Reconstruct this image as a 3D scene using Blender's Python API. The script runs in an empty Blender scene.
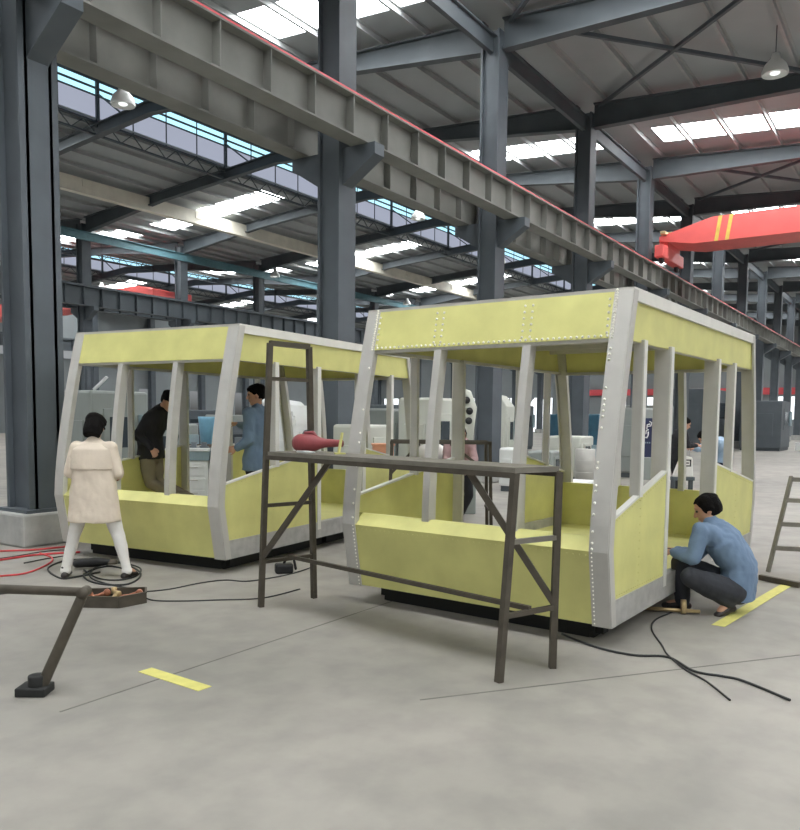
import bpy, bmesh, math, random
from mathutils import Vector, Matrix
random.seed(7)
C = bpy.context.scene.collection
R = math.radians
V3 = Vector

# ------------------------------------------------------------------ camera
PITCH, ROLL, PX, PY, FL, EYE = -.0774, .010, 400.0, 477.0, 780.0, 1.6
cam_d = bpy.data.cameras.new('camera'); cam = bpy.data.objects.new('camera', cam_d); C.objects.link(cam)
cam.location = (0, 0, EYE)
cam.matrix_world = Matrix.Translation((0, 0, EYE)) @ Matrix.Rotation(math.pi/2+PITCH, 4, 'X') @ Matrix.Rotation(ROLL, 4, 'Z')
cam_d.sensor_fit = 'HORIZONTAL'; cam_d.sensor_width = 36; cam_d.lens = FL/800*36
cam_d.shift_y = (PY-415)/800; cam_d.clip_end = 400
bpy.context.scene.camera = cam

def ray(px, py):
    a, b = (px-PX)/FL, (PY-py)/FL
    c, s = math.cos(ROLL), math.sin(ROLL); a, b = a*c-b*s, a*s+b*c
    cp, sp = math.cos(PITCH), math.sin(PITCH)
    d = cp-b*sp
    return V3((a/d, 1, (sp+b*cp)/d))
def fl(px, py, z=0.0):                                   # point of the place at height z
    r = ray(px, py); t = (z-EYE)/r.z; return V3((r.x*t, t, z))
def at(px, py, Y):
    r = ray(px, py); return V3((r.x*Y, Y, EYE+r.z*Y))

# ------------------------------------------------------------------ materials
def srgb(r, g, b):
    f = lambda c: (c/255/12.92) if c/255 <= .04045 else ((c/255+.055)/1.055)**2.4
    return (f(r), f(g), f(b), 1)
def mat(name, col, rough=.6, metal=0, var=.12, scale=6, bump=0, bscale=40, spec=.5):
    m = bpy.data.materials.new(name); m.use_nodes = True; nt = m.node_tree; n = nt.nodes; l = nt.links
    b = n['Principled BSDF']; b.inputs['Roughness'].default_value = rough; b.inputs['Metallic'].default_value = metal
    b.inputs['Specular IOR Level'].default_value = spec
    tc = n.new('ShaderNodeTexCoord'); no = n.new('ShaderNodeTexNoise'); no.inputs['Scale'].default_value = scale; no.inputs['Detail'].default_value = 5
    l.new(tc.outputs['Object'], no.inputs['Vector'])
    ra = n.new('ShaderNodeValToRGB'); e = ra.color_ramp.elements
    e[0].position = .3; e[1].position = .7
    e[0].color = tuple(max(0, c*(1-var)) for c in col[:3])+(1,); e[1].color = tuple(min(1, c*(1+var)) for c in col[:3])+(1,)
    l.new(no.outputs['Fac'], ra.inputs['Fac']); l.new(ra.outputs['Color'], b.inputs['Base Color'])
    if bump:
        n2 = n.new('ShaderNodeTexNoise'); n2.inputs['Scale'].default_value = bscale; n2.inputs['Detail'].default_value = 4
        l.new(tc.outputs['Object'], n2.inputs['Vector'])
        bp = n.new('ShaderNodeBump'); bp.inputs['Strength'].default_value = bump; bp.inputs['Distance'].default_value = .02
        l.new(n2.outputs['Fac'], bp.inputs['Height']); l.new(bp.outputs['Normal'], b.inputs['Normal'])
    return m
def emis(name, col, s):
    m = bpy.data.materials.new(name); m.use_nodes = True; n = m.node_tree.nodes
    b = n['Principled BSDF']; b.inputs['Base Color'].default_value = (.08, .08, .08, 1)
    b.inputs['Emission Color'].default_value = col; b.inputs['Emission Strength'].default_value = s
    return m
M = dict(
 steel=mat('steel_paint', srgb(84, 91, 97), .6, var=.15, scale=1.5),
 steel_dark=mat('dark_steel_paint', srgb(80, 87, 92), .6, var=.15, scale=1.2),
 girder=mat('girder_paint', srgb(124, 124, 119), .65, var=.15, scale=1.5),
 cream=mat('cream_beam_paint', srgb(226, 221, 206), .6, var=.08, scale=2),
 teal=mat('teal_beam_paint', srgb(86, 124, 134), .6),
 red=mat('red_crane_paint', srgb(225, 102, 98), .45, var=.06, scale=2),
 redrail=mat('red_rail_paint', srgb(224, 92, 98), .5, var=.05),
 stripe=mat('stripe_yellow_paint', srgb(214, 184, 90), .5), black=mat('black_paint', srgb(30, 31, 33), .5),
 roof=mat('roof_sheet', srgb(160, 165, 167), .6, var=.08, scale=.6),
 purlin=mat('purlin_galvanised', srgb(165, 168, 168), .5, .2, var=.1, scale=2),
 wall=mat('grey_wall_sheet', srgb(138, 144, 146), .8, var=.06, scale=.5),
 wall2=mat('pale_wall_lining', srgb(170, 173, 172), .8, var=.06, scale=.5),
 yellow=mat('yellow_green_panel', srgb(212, 209, 134), .55, var=.09, scale=3, bump=.05, bscale=18),
 alu=mat('brushed_grey_profile', srgb(192, 190, 184), .5, .15, var=.06, scale=5),
 alu_e=mat('pale_profile_edge', srgb(224, 223, 216), .45, .1, var=.04),
 rivet=mat('bright_rivet', srgb(252, 250, 238), .5, 0, var=.02),
 sill=mat('scuffed_metal_sill', srgb(178, 177, 174), .45, .3, var=.15, scale=9),
 base=mat('black_underframe', srgb(34, 35, 34), .7), rust=mat('dark_oily_steel', srgb(84, 78, 68), .55, .3, var=.2, scale=9),
 plank=mat('worn_steel_plank', srgb(128, 124, 114), .55, .2, var=.2, scale=7),
 concrete=mat('concrete_plinth', srgb(168, 168, 164), .85), skin=mat('skin', srgb(196, 150, 124), .6, var=.05),
 hair=mat('black_hair', srgb(17, 15, 14), .85, bump=.5, bscale=70, spec=.15), coat=mat('cream_wool_coat', srgb(222, 208, 190), .85, var=.05, bump=.25, bscale=14),
 whitecloth=mat('white_cotton', srgb(228, 225, 220), .85, var=.03, bump=.3, bscale=12), shoe=mat('dark_leather', srgb(46, 40, 38), .5),
 blueshirt=mat('blue_denim_shirt', srgb(112, 134, 160), .85, var=.1, scale=7, bump=.5, bscale=11), lightblue=mat('pale_blue_shirt', srgb(160, 184, 208), .85, bump=.3, bscale=12),
 blackcloth=mat('black_cloth', srgb(34, 34, 38), .85, bump=.3, bscale=12), trousers=mat('dark_grey_trousers', srgb(52, 54, 60), .85, bump=.4, bscale=11),
 khaki=mat('khaki_trousers', srgb(124, 116, 96), .85, bump=.3, bscale=12), pinkcloth=mat('dusty_pink_shirt', srgb(170, 140, 140), .85),
 machine=mat('cream_machine_enamel', srgb(196, 198, 188), .5, var=.04, scale=1.5), machine2=mat('grey_machine_enamel', srgb(140, 146, 142), .5, var=.05, scale=1.5),
 bluem=mat('blue_machine_enamel', srgb(44, 88, 108), .5), lightbluem=mat('light_blue_plastic', srgb(120, 170, 196), .4),
 glass=mat('dark_glass', srgb(52, 60, 66), .15), white=mat('white_enamel', srgb(228, 230, 228), .45, var=.03), greyblue=mat('grey_blue_trim', srgb(134, 152, 158), .5),
 navy=mat('navy_panel', srgb(32, 40, 74), .5, var=.05), orange=mat('salmon_plastic', srgb(222, 160, 128), .5, var=.05),
 redtool=mat('faded_red_plastic', srgb(150, 72, 76), .45, var=.12, scale=14), brass=mat('brass', srgb(196, 172, 128), .35, .6, var=.08),
 cable=mat('black_rubber', srgb(44, 46, 46), .6), redhose=mat('red_hose', srgb(214, 70, 74), .5), yline=mat('yellow_floor_paint', srgb(214, 208, 120), .7, var=.08, scale=12),
 copper=mat('copper_tool_parts', srgb(160, 104, 78), .5, .2), green=mat('green_plastic', srgb(34, 86, 80), .5),
 sky=emis('daylight_panel', (.97, .99, 1, 1), 21.0), skyc=emis('cool_daylight_pane', (.48, .84, 1, 1), 1.5), skyl=emis('hazy_daylight_pane', (.74, .80, 1, 1), .55),
 winw=emis('bright_window_pane', (.93, .97, 1, 1), 1.8), lampw=emis('lamp_glow', (.95, 1, .97, 1), 1.6))
M['concrete_joint'] = mat('concrete_joint', srgb(112, 110, 104), .8)
# concrete floor
def floor_mat():
    m = bpy.data.materials.new('polished_concrete'); m.use_nodes = True; nt = m.node_tree; n = nt.nodes; l = nt.links
    b = n['Principled BSDF']; tc = n.new('ShaderNodeTexCoord')
    a = n.new('ShaderNodeTexNoise'); a.inputs['Scale'].default_value = .35; a.inputs['Detail'].default_value = 8; a.inputs['Roughness'].default_value = .62
    c = n.new('ShaderNodeTexNoise'); c.inputs['Scale'].default_value = 3.2; c.inputs['Detail'].default_value = 6
    l.new(tc.outputs['Object'], a.inputs['Vector']); l.new(tc.outputs['Object'], c.inputs['Vector'])
    r1 = n.new('ShaderNodeValToRGB'); e = r1.color_ramp.elements
    e[0].position = .32; e[1].position = .68; e[0].color = srgb(138, 135, 128); e[1].color = srgb(168, 163, 154)
    r2 = n.new('ShaderNodeValToRGB'); e = r2.color_ramp.elements
    e[0].position = .35; e[1].position = .6; e[0].color = (.84, .84, .85, 1); e[1].color = (1, 1, 1, 1)
    mx = n.new('ShaderNodeMix'); mx.data_type = 'RGBA'; mx.blend_type = 'MULTIPLY'; mx.inputs['Factor'].default_value = 1
    l.new(a.outputs['Fac'], r1.inputs['Fac']); l.new(c.outputs['Fac'], r2.inputs['Fac'])
    l.new(r1.outputs['Color'], mx.inputs['A']); l.new(r2.outputs['Color'], mx.inputs['B']); l.new(mx.outputs['Result'], b.inputs['Base Color'])
    b.inputs['Roughness'].default_value = .55; b.inputs['Specular IOR Level'].default_value = .4
    return m
M['floor'] = floor_mat()

# ------------------------------------------------------------------ mesh helpers
class MB:
    def __init__(s): s.v = []; s.f = []; s.m = []; s.sm = []
    def add(s, vs, fs, mi=0, smooth=False):
        o = len(s.v); s.v += [tuple(v) for v in vs]
        for f in fs: s.f.append([i+o for i in f]); s.m.append(mi); s.sm.append(smooth)
    def hexa(s, p, mi=0):                       # 8 points: bottom 4, top 4
        s.add(p, [(0, 3, 2, 1), (4, 5, 6, 7), (0, 1, 5, 4), (1, 2, 6, 5), (2, 3, 7, 6), (3, 0, 4, 7)], mi)
    def box(s, x0, x1, y0, y1, z0, z1, mi=0):
        s.hexa([(x0, y0, z0), (x1, y0, z0), (x1, y1, z0), (x0, y1, z0), (x0, y0, z1), (x1, y0, z1), (x1, y1, z1), (x0, y1, z1)], mi)
    def beam(s, p0, p1, w, h, side=None, mi=0):  # w along side, h along the other
        p0, p1 = V3(p0), V3(p1); d = (p1-p0).normalized()
        sd = V3(side) if side is not None else V3((0, 0, 1)).cross(d)
        if sd.length < 1e-4: sd = V3((1, 0, 0))
        sd = (sd-d*sd.dot(d)).normalized(); up = d.cross(sd)
        a, b = sd*w/2, up*h/2
        s.hexa([p0-a-b, p0+a-b, p0+a+b, p0-a+b, p1-a-b, p1+a-b, p1+a+b, p1-a+b], mi)
    def tube(s, pts, r, n=10, mi=0, cap=True):
        pts = [V3(p) for p in pts]; rs = r if isinstance(r, (list, tuple)) else [r]*len(pts)
        s.loft(pts, [(q, q) for q in rs], n=n, mi=mi)
    def loft(s, pts, rad, side=None, n=16, mi=0, close=True):
        pts = [V3(p) for p in pts]; rings = []
        sd = V3(side) if side is not None and not isinstance(side, list) else None
        prev = None
        for i, p in enumerate(pts):
            t = (pts[min(i+1, len(pts)-1)]-pts[max(i-1, 0)]).normalized()
            if side is not None: a = sd if not isinstance(side, list) else side[i]
            else: a = prev if prev is not None else (V3((1, 0, 0)) if abs(t.x) < .8 else V3((0, 1, 0)))
            a = (a-t*a.dot(t)).normalized(); prev = a; b = t.cross(a)
            rings.append([p+a*math.cos(k*2*math.pi/n)*rad[i][0]+b*math.sin(k*2*math.pi/n)*rad[i][1] for k in range(n)])
        vs = [v for r_ in rings for v in r_]; fs = []
        for i in range(len(rings)-1):
            for k in range(n): fs.append((i*n+k, i*n+(k+1) % n, (i+1)*n+(k+1) % n, (i+1)*n+k))
        s.add(vs, fs, mi, True)
        if close:
            s.add(rings[0], [tuple(range(n-1, -1, -1))], mi); s.add(rings[-1], [tuple(range(n))], mi)
    def limb(s, pts, rad, side=None, n=16):      # loft with rounded ends
        pts = [V3(p) for p in pts]; rad = [(q, q) if not isinstance(q, tuple) else q for q in rad]
        d0 = (pts[0]-pts[1]).normalized(); d1 = (pts[-1]-pts[-2]).normalized()
        P = [pts[0]+d0*min(rad[0])*k for k in (.95, .8, .5)]+pts+[pts[-1]+d1*min(rad[-1])*k for k in (.5, .8, .95)]
        Q = [(rad[0][0]*k, rad[0][1]*k) for k in (.3, .6, .87)]+rad+[(rad[-1][0]*k, rad[-1][1]*k) for k in (.87, .6, .3)]
        s.loft(P, Q, side=side, n=n)
    def ball(s, c, r, mi=0, n=14, mtx=None):
        c = V3(c); rx, ry, rz = r if isinstance(r, (tuple, list)) else (r, r, r); vs = []; m_ = n//2
        for i in range(m_+1):
            th = math.pi*i/m_
            for k in range(n):
                q = V3((rx*math.sin(th)*math.cos(2*math.pi*k/n), ry*math.sin(th)*math.sin(2*math.pi*k/n), rz*math.cos(th)))
                vs.append(c+(mtx @ q if mtx else q))
        fs = [(i*n+k, (i+1)*n+k, (i+1)*n+(k+1) % n, i*n+(k+1) % n) for i in range(m_) for k in range(n)]
        s.add(vs, fs, mi, True)
    def prism(s, poly, off, mi=0):               # polygon (3D points) extruded by vector off
        n = len(poly); off = V3(off); a = [V3(p) for p in poly]; b = [p+off for p in a]
        s.add(a+b, [tuple(range(n-1, -1, -1)), tuple(range(n, 2*n))]+[(i, (i+1) % n, n+(i+1) % n, n+i) for i in range(n)], mi)
    def lathe(s, c, prof, n=20, mi=0, axis=None):
        c = V3(c); q = (V3((0, 0, 1)).rotation_difference(V3(axis)) if axis is not None else None); vs = []
        for r_, z in prof:
            for k in range(n):
                p = V3((r_*math.cos(2*math.pi*k/n), r_*math.sin(2*math.pi*k/n), z))
                vs.append(c+(q @ p if q else p))
        fs = [(i*n+k, i*n+(k+1) % n, (i+1)*n+(k+1) % n, (i+1)*n+k) for i in range(len(prof)-1) for k in range(n)]
        s.add(vs, fs, mi, True)
    def build(s, name, mats, parent=None, loc=None, rz=None, bevel=0, kind=None):
        me = bpy.data.meshes.new(name); me.from_pydata(s.v, [], s.f)
        for m in (mats if isinstance(mats, (list, tuple)) else [mats]): me.materials.append(M[m] if isinstance(m, str) else m)
        me.polygons.foreach_set('material_index', s.m); me.polygons.foreach_set('use_smooth', s.sm); me.update()
        bm = bmesh.new(); bm.from_mesh(me); bmesh.ops.remove_doubles(bm, verts=bm.verts, dist=1e-5)
        bmesh.ops.recalc_face_normals(bm, faces=bm.faces); bm.to_mesh(me); bm.free()
        o = bpy.data.objects.new(name, me); C.objects.link(o)
        if parent is not None: o.parent = parent
        if loc is not None: o.location = loc
        if rz is not None: o.rotation_euler = (0, 0, rz)
        if bevel:
            b = o.modifiers.new('bevel', 'BEVEL'); b.width = bevel; b.segments = 2; b.limit_method = 'ANGLE'
        if kind: o['kind'] = kind
        return o
def tag(o, label, cat, group=None, kind=None):
    o['label'] = label; o['category'] = cat
    if group: o['group'] = group
    if kind: o['kind'] = kind
    return o
def empty(name, loc, rz=0, label=None, cat=None, group=None):
    o = bpy.data.objects.new(name, None); C.objects.link(o); o.location = loc; o.rotation_euler = (0, 0, rz); o.empty_display_size = .1
    if label: tag(o, label, cat, group)
    return o
def copy_tree(o, parent=None):
    c = o.copy(); C.objects.link(c)
    if parent is not None: c.parent = parent
    for ch in list(o.children): copy_tree(ch, c)
    return c

# ------------------------------------------------------------------ the hall (local x runs down the hall, local y across it)
AZ = R(34.2); HR = math.pi/2-AZ
U = V3((math.sin(AZ), math.cos(AZ), 0)); W = V3((-U.y, U.x, 0))
ROWA = 9.14; BAY = 25.5; A0 = 11.318; STEP = 6.0
ROWS = [ROWA-BAY, ROWA, ROWA+BAY, ROWA+2*BAY]
AMIN, AMAX = -18.7, 83.3
def hall(name, mb, mats, **k): return mb.build(name, mats, rz=HR, **k)
def hp(a, b, z=0): return U*a+W*b+V3((0, 0, z))
EAVE, RISE, FALL = 11.2, .85, .07
MW = 2.9
def roofz(b):                                   # underside of the roof sheet
    if b < ROWA: return EAVE-FALL*(ROWA-b)
    t = ((b-ROWA) % BAY)/BAY; return EAVE+RISE*(1-abs(2*t-1))

mb = MB(); mb.box(-30, AMAX+2, ROWS[0]-3, ROWS[3]+1, -.3, 0); f = hall('floor', mb, 'floor', kind='structure')
# roof sheets and daylight strips
SKY = [a for a in [A0+27.9-12*k for k in range(4, -5, -1)] if AMIN < a < AMAX]
mb = MB(); sky_i = 0
edges = [AMIN]
for a in SKY: edges += [a-.77, a+.77]
edges.append(AMAX)
def slope_quad(m_, a0, a1, b0, b1, th, mi=0, dz=0):
    z0, z1 = roofz(b0+1e-4)+dz, roofz(b1-1e-4)+dz
    m_.hexa([(a0, b0, z0), (a1, b0, z0), (a1, b1, z1), (a0, b1, z1), (a0, b0, z0+th), (a1, b0, z0+th), (a1, b1, z1+th), (a0, b1, z1+th)], mi)
for r_ in range(3):
    b0 = ROWS[r_]; mid = b0+BAY/2
    for (s0, s1) in (((b0, mid), (mid, b0+BAY)) if r_ == 0 else ((b0, mid-MW+.05), (mid+MW-.05, b0+BAY))):
        for i in range(0, len(edges), 2): slope_quad(mb, edges[i], edges[i+1], s0, s1, .06)
        for i in range(len(SKY)):                # solid ends of the strips
            slope_quad(mb, SKY[i]-.77, SKY[i]+.77, s0, s0+1.0, .06); slope_quad(mb, SKY[i]-.77, SKY[i]+.77, s1-1.0, s1, .06)
            m2 = MB(); nb = 5; L_ = (s1-s0-2.0)/nb
            for q in range(nb): slope_quad(m2, SKY[i]-.75, SKY[i]+.75, s0+1.0+q*L_+.015, s0+1.0+(q+1)*L_-.015, .04, dz=.01)
            sky_i += 1; hall('window_%d' % sky_i, m2, 'sky', kind='structure')
hall('ceiling', mb, 'roof', kind='structure')
# raised roof monitors along each ridge
for r_ in (1, 2):
    mid = ROWS[r_]+BAY/2; z0 = roofz(mid-MW)-.12; zt = z0+1.75
    mb = MB(); mb.box(AMIN, AMAX, mid-MW-.5, mid+MW+.5, zt, zt+.06)
    hall('ceiling', mb, 'roof', kind='structure')
    for sgn in (-1, 1):
        b = mid+sgn*MW; m2 = MB(); a = A0-30
        m2.box(AMIN, AMAX, b-.01, b+.01, z0+.12, z0+.92, 0)
        m2.box(AMIN, AMAX, b-.015, b+.015, z0+.98, z0+1.16, 1); m2.box(AMIN, AMAX, b-.015, b+.015, z0+1.24, z0+1.42, 1)
        m2.box(AMIN, AMAX, b-.03, b+.03, z0+.92, z0+.98, 2); m2.box(AMIN, AMAX, b-.03, b+.03, z0+1.16, z0+1.24, 2); m2.box(AMIN, AMAX, b-.03, b+.03, z0+1.42, zt, 2)
        k = 0
        while a < AMAX:
            if a > AMIN: m2.box(a-.02, a+.02, b-.04, b+.04, z0+.1, z0+1.45, 2)
            a += 1.5
        sky_i += 1; hall('window_%d' % sky_i, m2, ['skyl', 'skyc', 'steel_dark'], kind='structure')
        # lattice edge beam below the monitor glazing
        m3 = MB(); m3.box(AMIN, AMAX, b-.06, b+.06, z0-.42, z0-.36); m3.box(AMIN, AMAX, b-.06, b+.06, z0+.02, z0+.08)
        a = AMIN; up = True
        while a < AMAX-.5:
            m3.beam((a, b, z0-.39 if up else z0+.05), (a+.5, b, z0+.05 if up else z0-.39), .03, .03, side=(0, 1, 0)); a += .5; up = not up
        o = hall('lattice_girder', m3, 'steel_dark')
        side = 'nearer' if sgn < 0 else 'farther'; bn = ('right bay', 'middle bay', 'farthest bay')[r_]
        tag(o, 'thin lattice girder under %s edge of roof monitor, %s' % (side, bn), 'lattice girder')
# rafters
ORD = ['first', 'second', 'third', 'fourth', 'fifth', 'sixth', 'seventh', 'eighth', 'ninth', 'tenth', 'eleventh', 'twelfth', 'thirteenth', 'fourteenth', 'fifteenth', 'sixteenth', 'seventeenth', 'eighteenth']
BN = ('right bay', 'middle bay', 'far left bay')
KS = [k for k in range(-5, 13) if AMIN-.1 < A0+STEP*k < AMAX+.1]
def rafter_mb(r_):
    m_ = MB(); b0 = ROWS[r_]; mid = b0+BAY/2
    for sg in (0, 1):
        P = lambda t: (b0+.25+t*(BAY/2-.25)) if sg == 0 else (b0+BAY-.25-t*(BAY/2-.25))
        dep = lambda t: .68-.30*min(1, t*2.2) if t < .45 else .38
        ts = [0, .12, .25, .45, .8, 1]
        for i in range(5):
            ba, bb = P(ts[i]), P(ts[i+1]); za, zb = roofz(ba)-.15, roofz(bb)-.15
            da, db = dep(ts[i]), dep(ts[i+1])
            for (hw, q) in ((.02, (za-da, zb-db, za, zb)), (.13, (za-.04, zb-.04, za, zb)), (.13, (za-da-.04, zb-db-.04, za-da, zb-db))):
                m_.hexa([(-hw, ba, q[0]), (hw, ba, q[0]), (hw, bb, q[1]), (-hw, bb, q[1]), (-hw, ba, q[2]), (hw, ba, q[2]), (hw, bb, q[3]), (-hw, bb, q[3])])
    if r_ == 0: return m_
    zc = roofz(mid+MW)-.25
    for sgn in (-1, 1):
        m_.box(-.06, .06, mid+sgn*MW-.1, mid+sgn*MW+.02, zc, zc+1.85)
        m_.beam((0, mid+sgn*MW, zc+1.2), (0, mid+sgn*(MW-1.4), zc+.2), .05, .05)
    m_.box(-.05, .05, mid-MW, mid+MW, zc+1.75, zc+1.86)
    return m_
for r_ in range(3):
    proto = None
    for n_, k in enumerate(KS):
        if proto is None: o = hall('roof_rafter', rafter_mb(r_), 'steel_dark'); proto = o
        else: o = proto.copy(); C.objects.link(o)
        o.location = hp(A0+STEP*k, 0)
        tag(o, 'dark steel roof rafter over the %s, %s frame from the camera end' % (BN[r_], ORD[n_]), 'rafter', 'roof rafters over the %s' % BN[r_])
# purlins
for r_ in range(3):
    b0 = ROWS[r_]; mid = b0+BAY/2; proto = None; bs = [b0+.6+1.3*i for i in range(8)]+[b0+BAY-.6-1.3*i for i in range(8)]
    for b in bs:
        if proto is None:
            m_ = MB(); m_.box(AMIN, AMAX, -.015, .015, -.14, 0); m_.box(AMIN, AMAX, -.015, .06, -.15, -.138); m_.box(AMIN, AMAX, -.07, .015, -.012, 0)
            o = hall('roof_purlin', m_, 'purlin'); proto = o
        else: o = proto.copy(); C.objects.link(o)
        o.location = W*b+V3((0, 0, roofz(b)-.005))
        tag(o, 'long thin grey purlin carrying the roof sheets over the %s' % BN[r_], 'purlin', 'purlins over the %s' % BN[r_])
# columns
def column_tree():
    e = empty('steel_column', (0, 0, 0), HR)
    m_ = MB(); h = .245
    m_.box(-h, h, -h, -h+.05, .42, 10.75); m_.box(-h, h, h-.05, h, .42, 10.75); m_.box(-.17, -.13, -h, h, .42, 10.75); m_.box(.13, .17, -h, h, .42, 10.75)
    m_.box(-.32, .32, -.32, .32, .40, .44)
    m_.build('shaft', 'steel', e)
    m_ = MB(); m_.box(-.4, .4, -.36, .36, 0, .40); m_.build('concrete_plinth', 'concrete', e, bevel=.03)
    for sg in (-1, 1):
        m_ = MB(); y0, y1 = sg*.245, sg*.95
        m_.prism([(-.14, y0, 6.33), (-.14, y1, 6.33), (-.14, y1, 6.13), (-.14, y0, 5.7)], (.28, 0, 0)); m_.build('bracket', 'steel', e)
    return e
RN = {0: 'right side wall', 1: 'near crane girder row', 2: 'far column row', 3: 'left side wall'}
proto = column_tree(); first = True
for r_ in (1, 2, 3, 0):
    for n_, k in enumerate(KS):
        if r_ == 1 and k == -2: pass
        if first: o = proto; first = False
        else: o = copy_tree(proto)
        o.location = hp(A0+STEP*k+(.12 if r_ == 1 and k == -1 else 0), ROWS[r_])
        if r_ > 1:
            for br in [c for c in o.children if c.name.startswith('bracket')]: br.location.z = .44
        lab = 'thick dark steel column on a concrete plinth, %s of the %s from the camera end' % (ORD[n_], RN[r_])
        if r_ == 1 and k == -1: lab = 'wide dark steel column at the left edge, beside the woman in the cream coat'
        if r_ == 1 and k == 0: lab = 'dark steel column rising between the two yellow cabins'
        if r_ == 1 and k == 1: lab = 'dark steel column seen through the end windows of the right cabin'
        tag(o, lab, 'column', 'columns of the %s' % RN[r_])
# crane runway girders
def runway(b, face, red, label, mat_='girder', z0=6.36, z1=7.0):
    e = empty('crane_runway_girder', (0, 0, 0), HR, label, 'crane girder')
    m_ = MB(); a0, a1 = AMIN, AMAX
    m_.box(a0, a1, b-.012, b+.012, z0, z1); m_.box(a0, a1, b-.19, b+.19, z1, z1+.03); m_.box(a0, a1, b-.19, b+.19, z0-.03, z0)
    a = a0+.5
    while a < a1:
        m_.box(a-.012, a+.012, b-.17, b+.17, z0, z1); a += 1.0
    m_.build('girder_web', mat_, e)
    m_ = MB(); m_.box(a0, a1, b-.05, b+.05, z1+.03, z1+.13); m_.box(a0, a1, b-.19, b-.13, z1+.03, z1+.06) if red else None
    m_.build('crane_rail', 'redrail' if red else 'steel_dark', e)
    return e
runway(ROWA-.62, -1, True, 'deep ribbed crane girder topped by a long red rail, crossing the whole picture')
runway(ROWA+.72, -1, False, 'deep ribbed dark crane girder just behind and below the red railed one')
runway(ROWS[2]-.62, -1, False, 'distant dark crane girder above the left cabin, on the near face of its columns', 'steel_dark', 6.8, 7.66)
runway(ROWS[2]+.72, -1, False, 'distant dark crane girder behind the far column row', 'steel_dark', 6.8, 7.66)
runway(ROWS[3]-.62, -1, False, 'dark crane girder along the left side wall', 'steel_dark', 6.8, 7.66)
# cream and teal longitudinal beams
m_ = MB(); b = ROWA+20.6; z = 11.0
for k in KS[:-1]:
    a = A0+STEP*k
    m_.box(a+.01, a+STEP-.01, b-.16, b+.16, z-.3, z+.3)
    m_.box(a+2.6, a+3.0, b-.2, b-.16, z-.05, z+.25)
o = hall('box_beam', m_, 'cream'); tag(o, 'long cream painted box beam hanging under the roof above the left cabin', 'beam')
m_ = MB(); m_.box(AMIN, AMAX, ROWS[2]-.4, ROWS[2]-.25, 9.95, 10.3); m_.box(AMIN, AMAX, ROWS[2]-.5, ROWS[2]-.2, 10.3, 10.34)
tag(hall('eave_beam', m_, 'teal'), 'teal painted eave beam along the tops of the far columns', 'beam')
m_ = MB(); m_.box(AMIN, AMAX, ROWA-.06, ROWA+.06, 10.25, 10.6); m_.box(AMIN, AMAX, ROWA-.14, ROWA+.14, 10.6, 10.63)
tag(hall('eave_beam', m_, 'steel_dark'), 'dark eave beam along the tops of the near column row', 'beam')
# roof bracing rods in the right bay
n_ = 0
for k in (0, 1, 3, 5):
    for sg in (0, 1):
        m_ = MB(); a = A0+STEP*k; pa = (a+(0 if sg == 0 else STEP), ROWA-.4, EAVE-.25); pb = (a+(STEP if sg == 0 else 0), ROWA-6.4, EAVE-.72)
        m_.beam(pa, pb, .09, .09); o = hall('roof_brace', m_, 'steel')
        tag(o, 'slim diagonal roof brace in the right bay between %s and %s rafters' % (ORD[KS.index(k)], ORD[KS.index(k)+1]), 'brace', 'diagonal braces of the right bay')
# walls
mb = MB(); b = ROWS[3]+.45; gaps = [(1.0, 3.9), (6.2, 7.2)]
zs = [0, 1.0, 3.9, 6.2, 7.2, 11.0]
for i in (0, 2, 4): mb.box(AMIN, AMAX, b, b+.15, zs[i], zs[i+1])
a = AMIN
while a < AMAX:
    for (g0, g1) in gaps: mb.box(a, min(a+(4.9 if g0 == 1.0 else 1.2), AMAX), b, b+.15, g0, g1)
    a += STEP
hall('wall_left', mb, ['wall'], kind='structure')
mb = MB(); b = ROWS[0]-.6; mb.box(AMIN, AMAX, b, b+.15, 0, 3.4); mb.box(AMIN, AMAX, b, b+.15, 4.6, 11.0); hall('wall_right', mb, ['wall'], kind='structure')
mb = MB(); mb.box(AMIN, AMAX, b+.05, b+.08, 3.4, 4.6); hall('window_90', mb, 'winw', kind='structure')
for n_, k in enumerate(KS[:-1]):
    a = A0+STEP*k-6 if False else AMIN+STEP*n_
    m2 = MB()
    for (g0, g1) in gaps:
        aa = a+(4.9 if g0 == 1.0 else 1.2); m2.box(aa, a+STEP, b+.05, b+.09, g0, g1, 0)
        q = aa
        while q < a+STEP: m2.box(q-.03, q+.03, b+.0, b+.06, g0, g1, 1); q += .93
    hall('window_%d' % (sky_i+1+n_), m2, ['winw', 'steel_dark'], kind='structure')
sky_i += len(KS)
# far end wall with windows and a bright doorway
mb = MB(); m2 = MB(); A_ = AMAX+.3
openings = []
b = ROWS[0]+1.2
while b < ROWS[3]-3: openings.append((b, b+2.4)); b += 4.25
last = ROWS[0]-1
for (b0, b1) in openings:
    mb.box(A_, A_+.2, last, b0, 1.7, 3.9); last = b1
    m2.box(A_+.06, A_+.1, b0, b1, 1.7, 3.9, 0)
    for q in (b0, (b0+b1)/2, b1): m2.box(A_-.02, A_+.05, q-.06, q+.06, 1.7, 3.9, 1)
mb.box(A_, A_+.2, last, ROWS[3]+1, 1.7, 3.9)
mb.box(A_, A_+.2, ROWS[0]-1, ROWS[3]+1, 0, 1.7); mb.box(A_, A_+.2, ROWS[0]-1, ROWS[3]+1, 3.9, 13.8)
hall('wall_end', mb, 'wall', kind='structure'); hall('window_%d' % (sky_i+1), m2, ['winw', 'steel_dark'], kind='structure')
m2 = MB(); m2.box(A_-.3, A_-.05, ROWS[0]+.6, ROWS[1]-1, 4.1, 4.75); hall('trim_1', m2, 'redrail', kind='structure')
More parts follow.
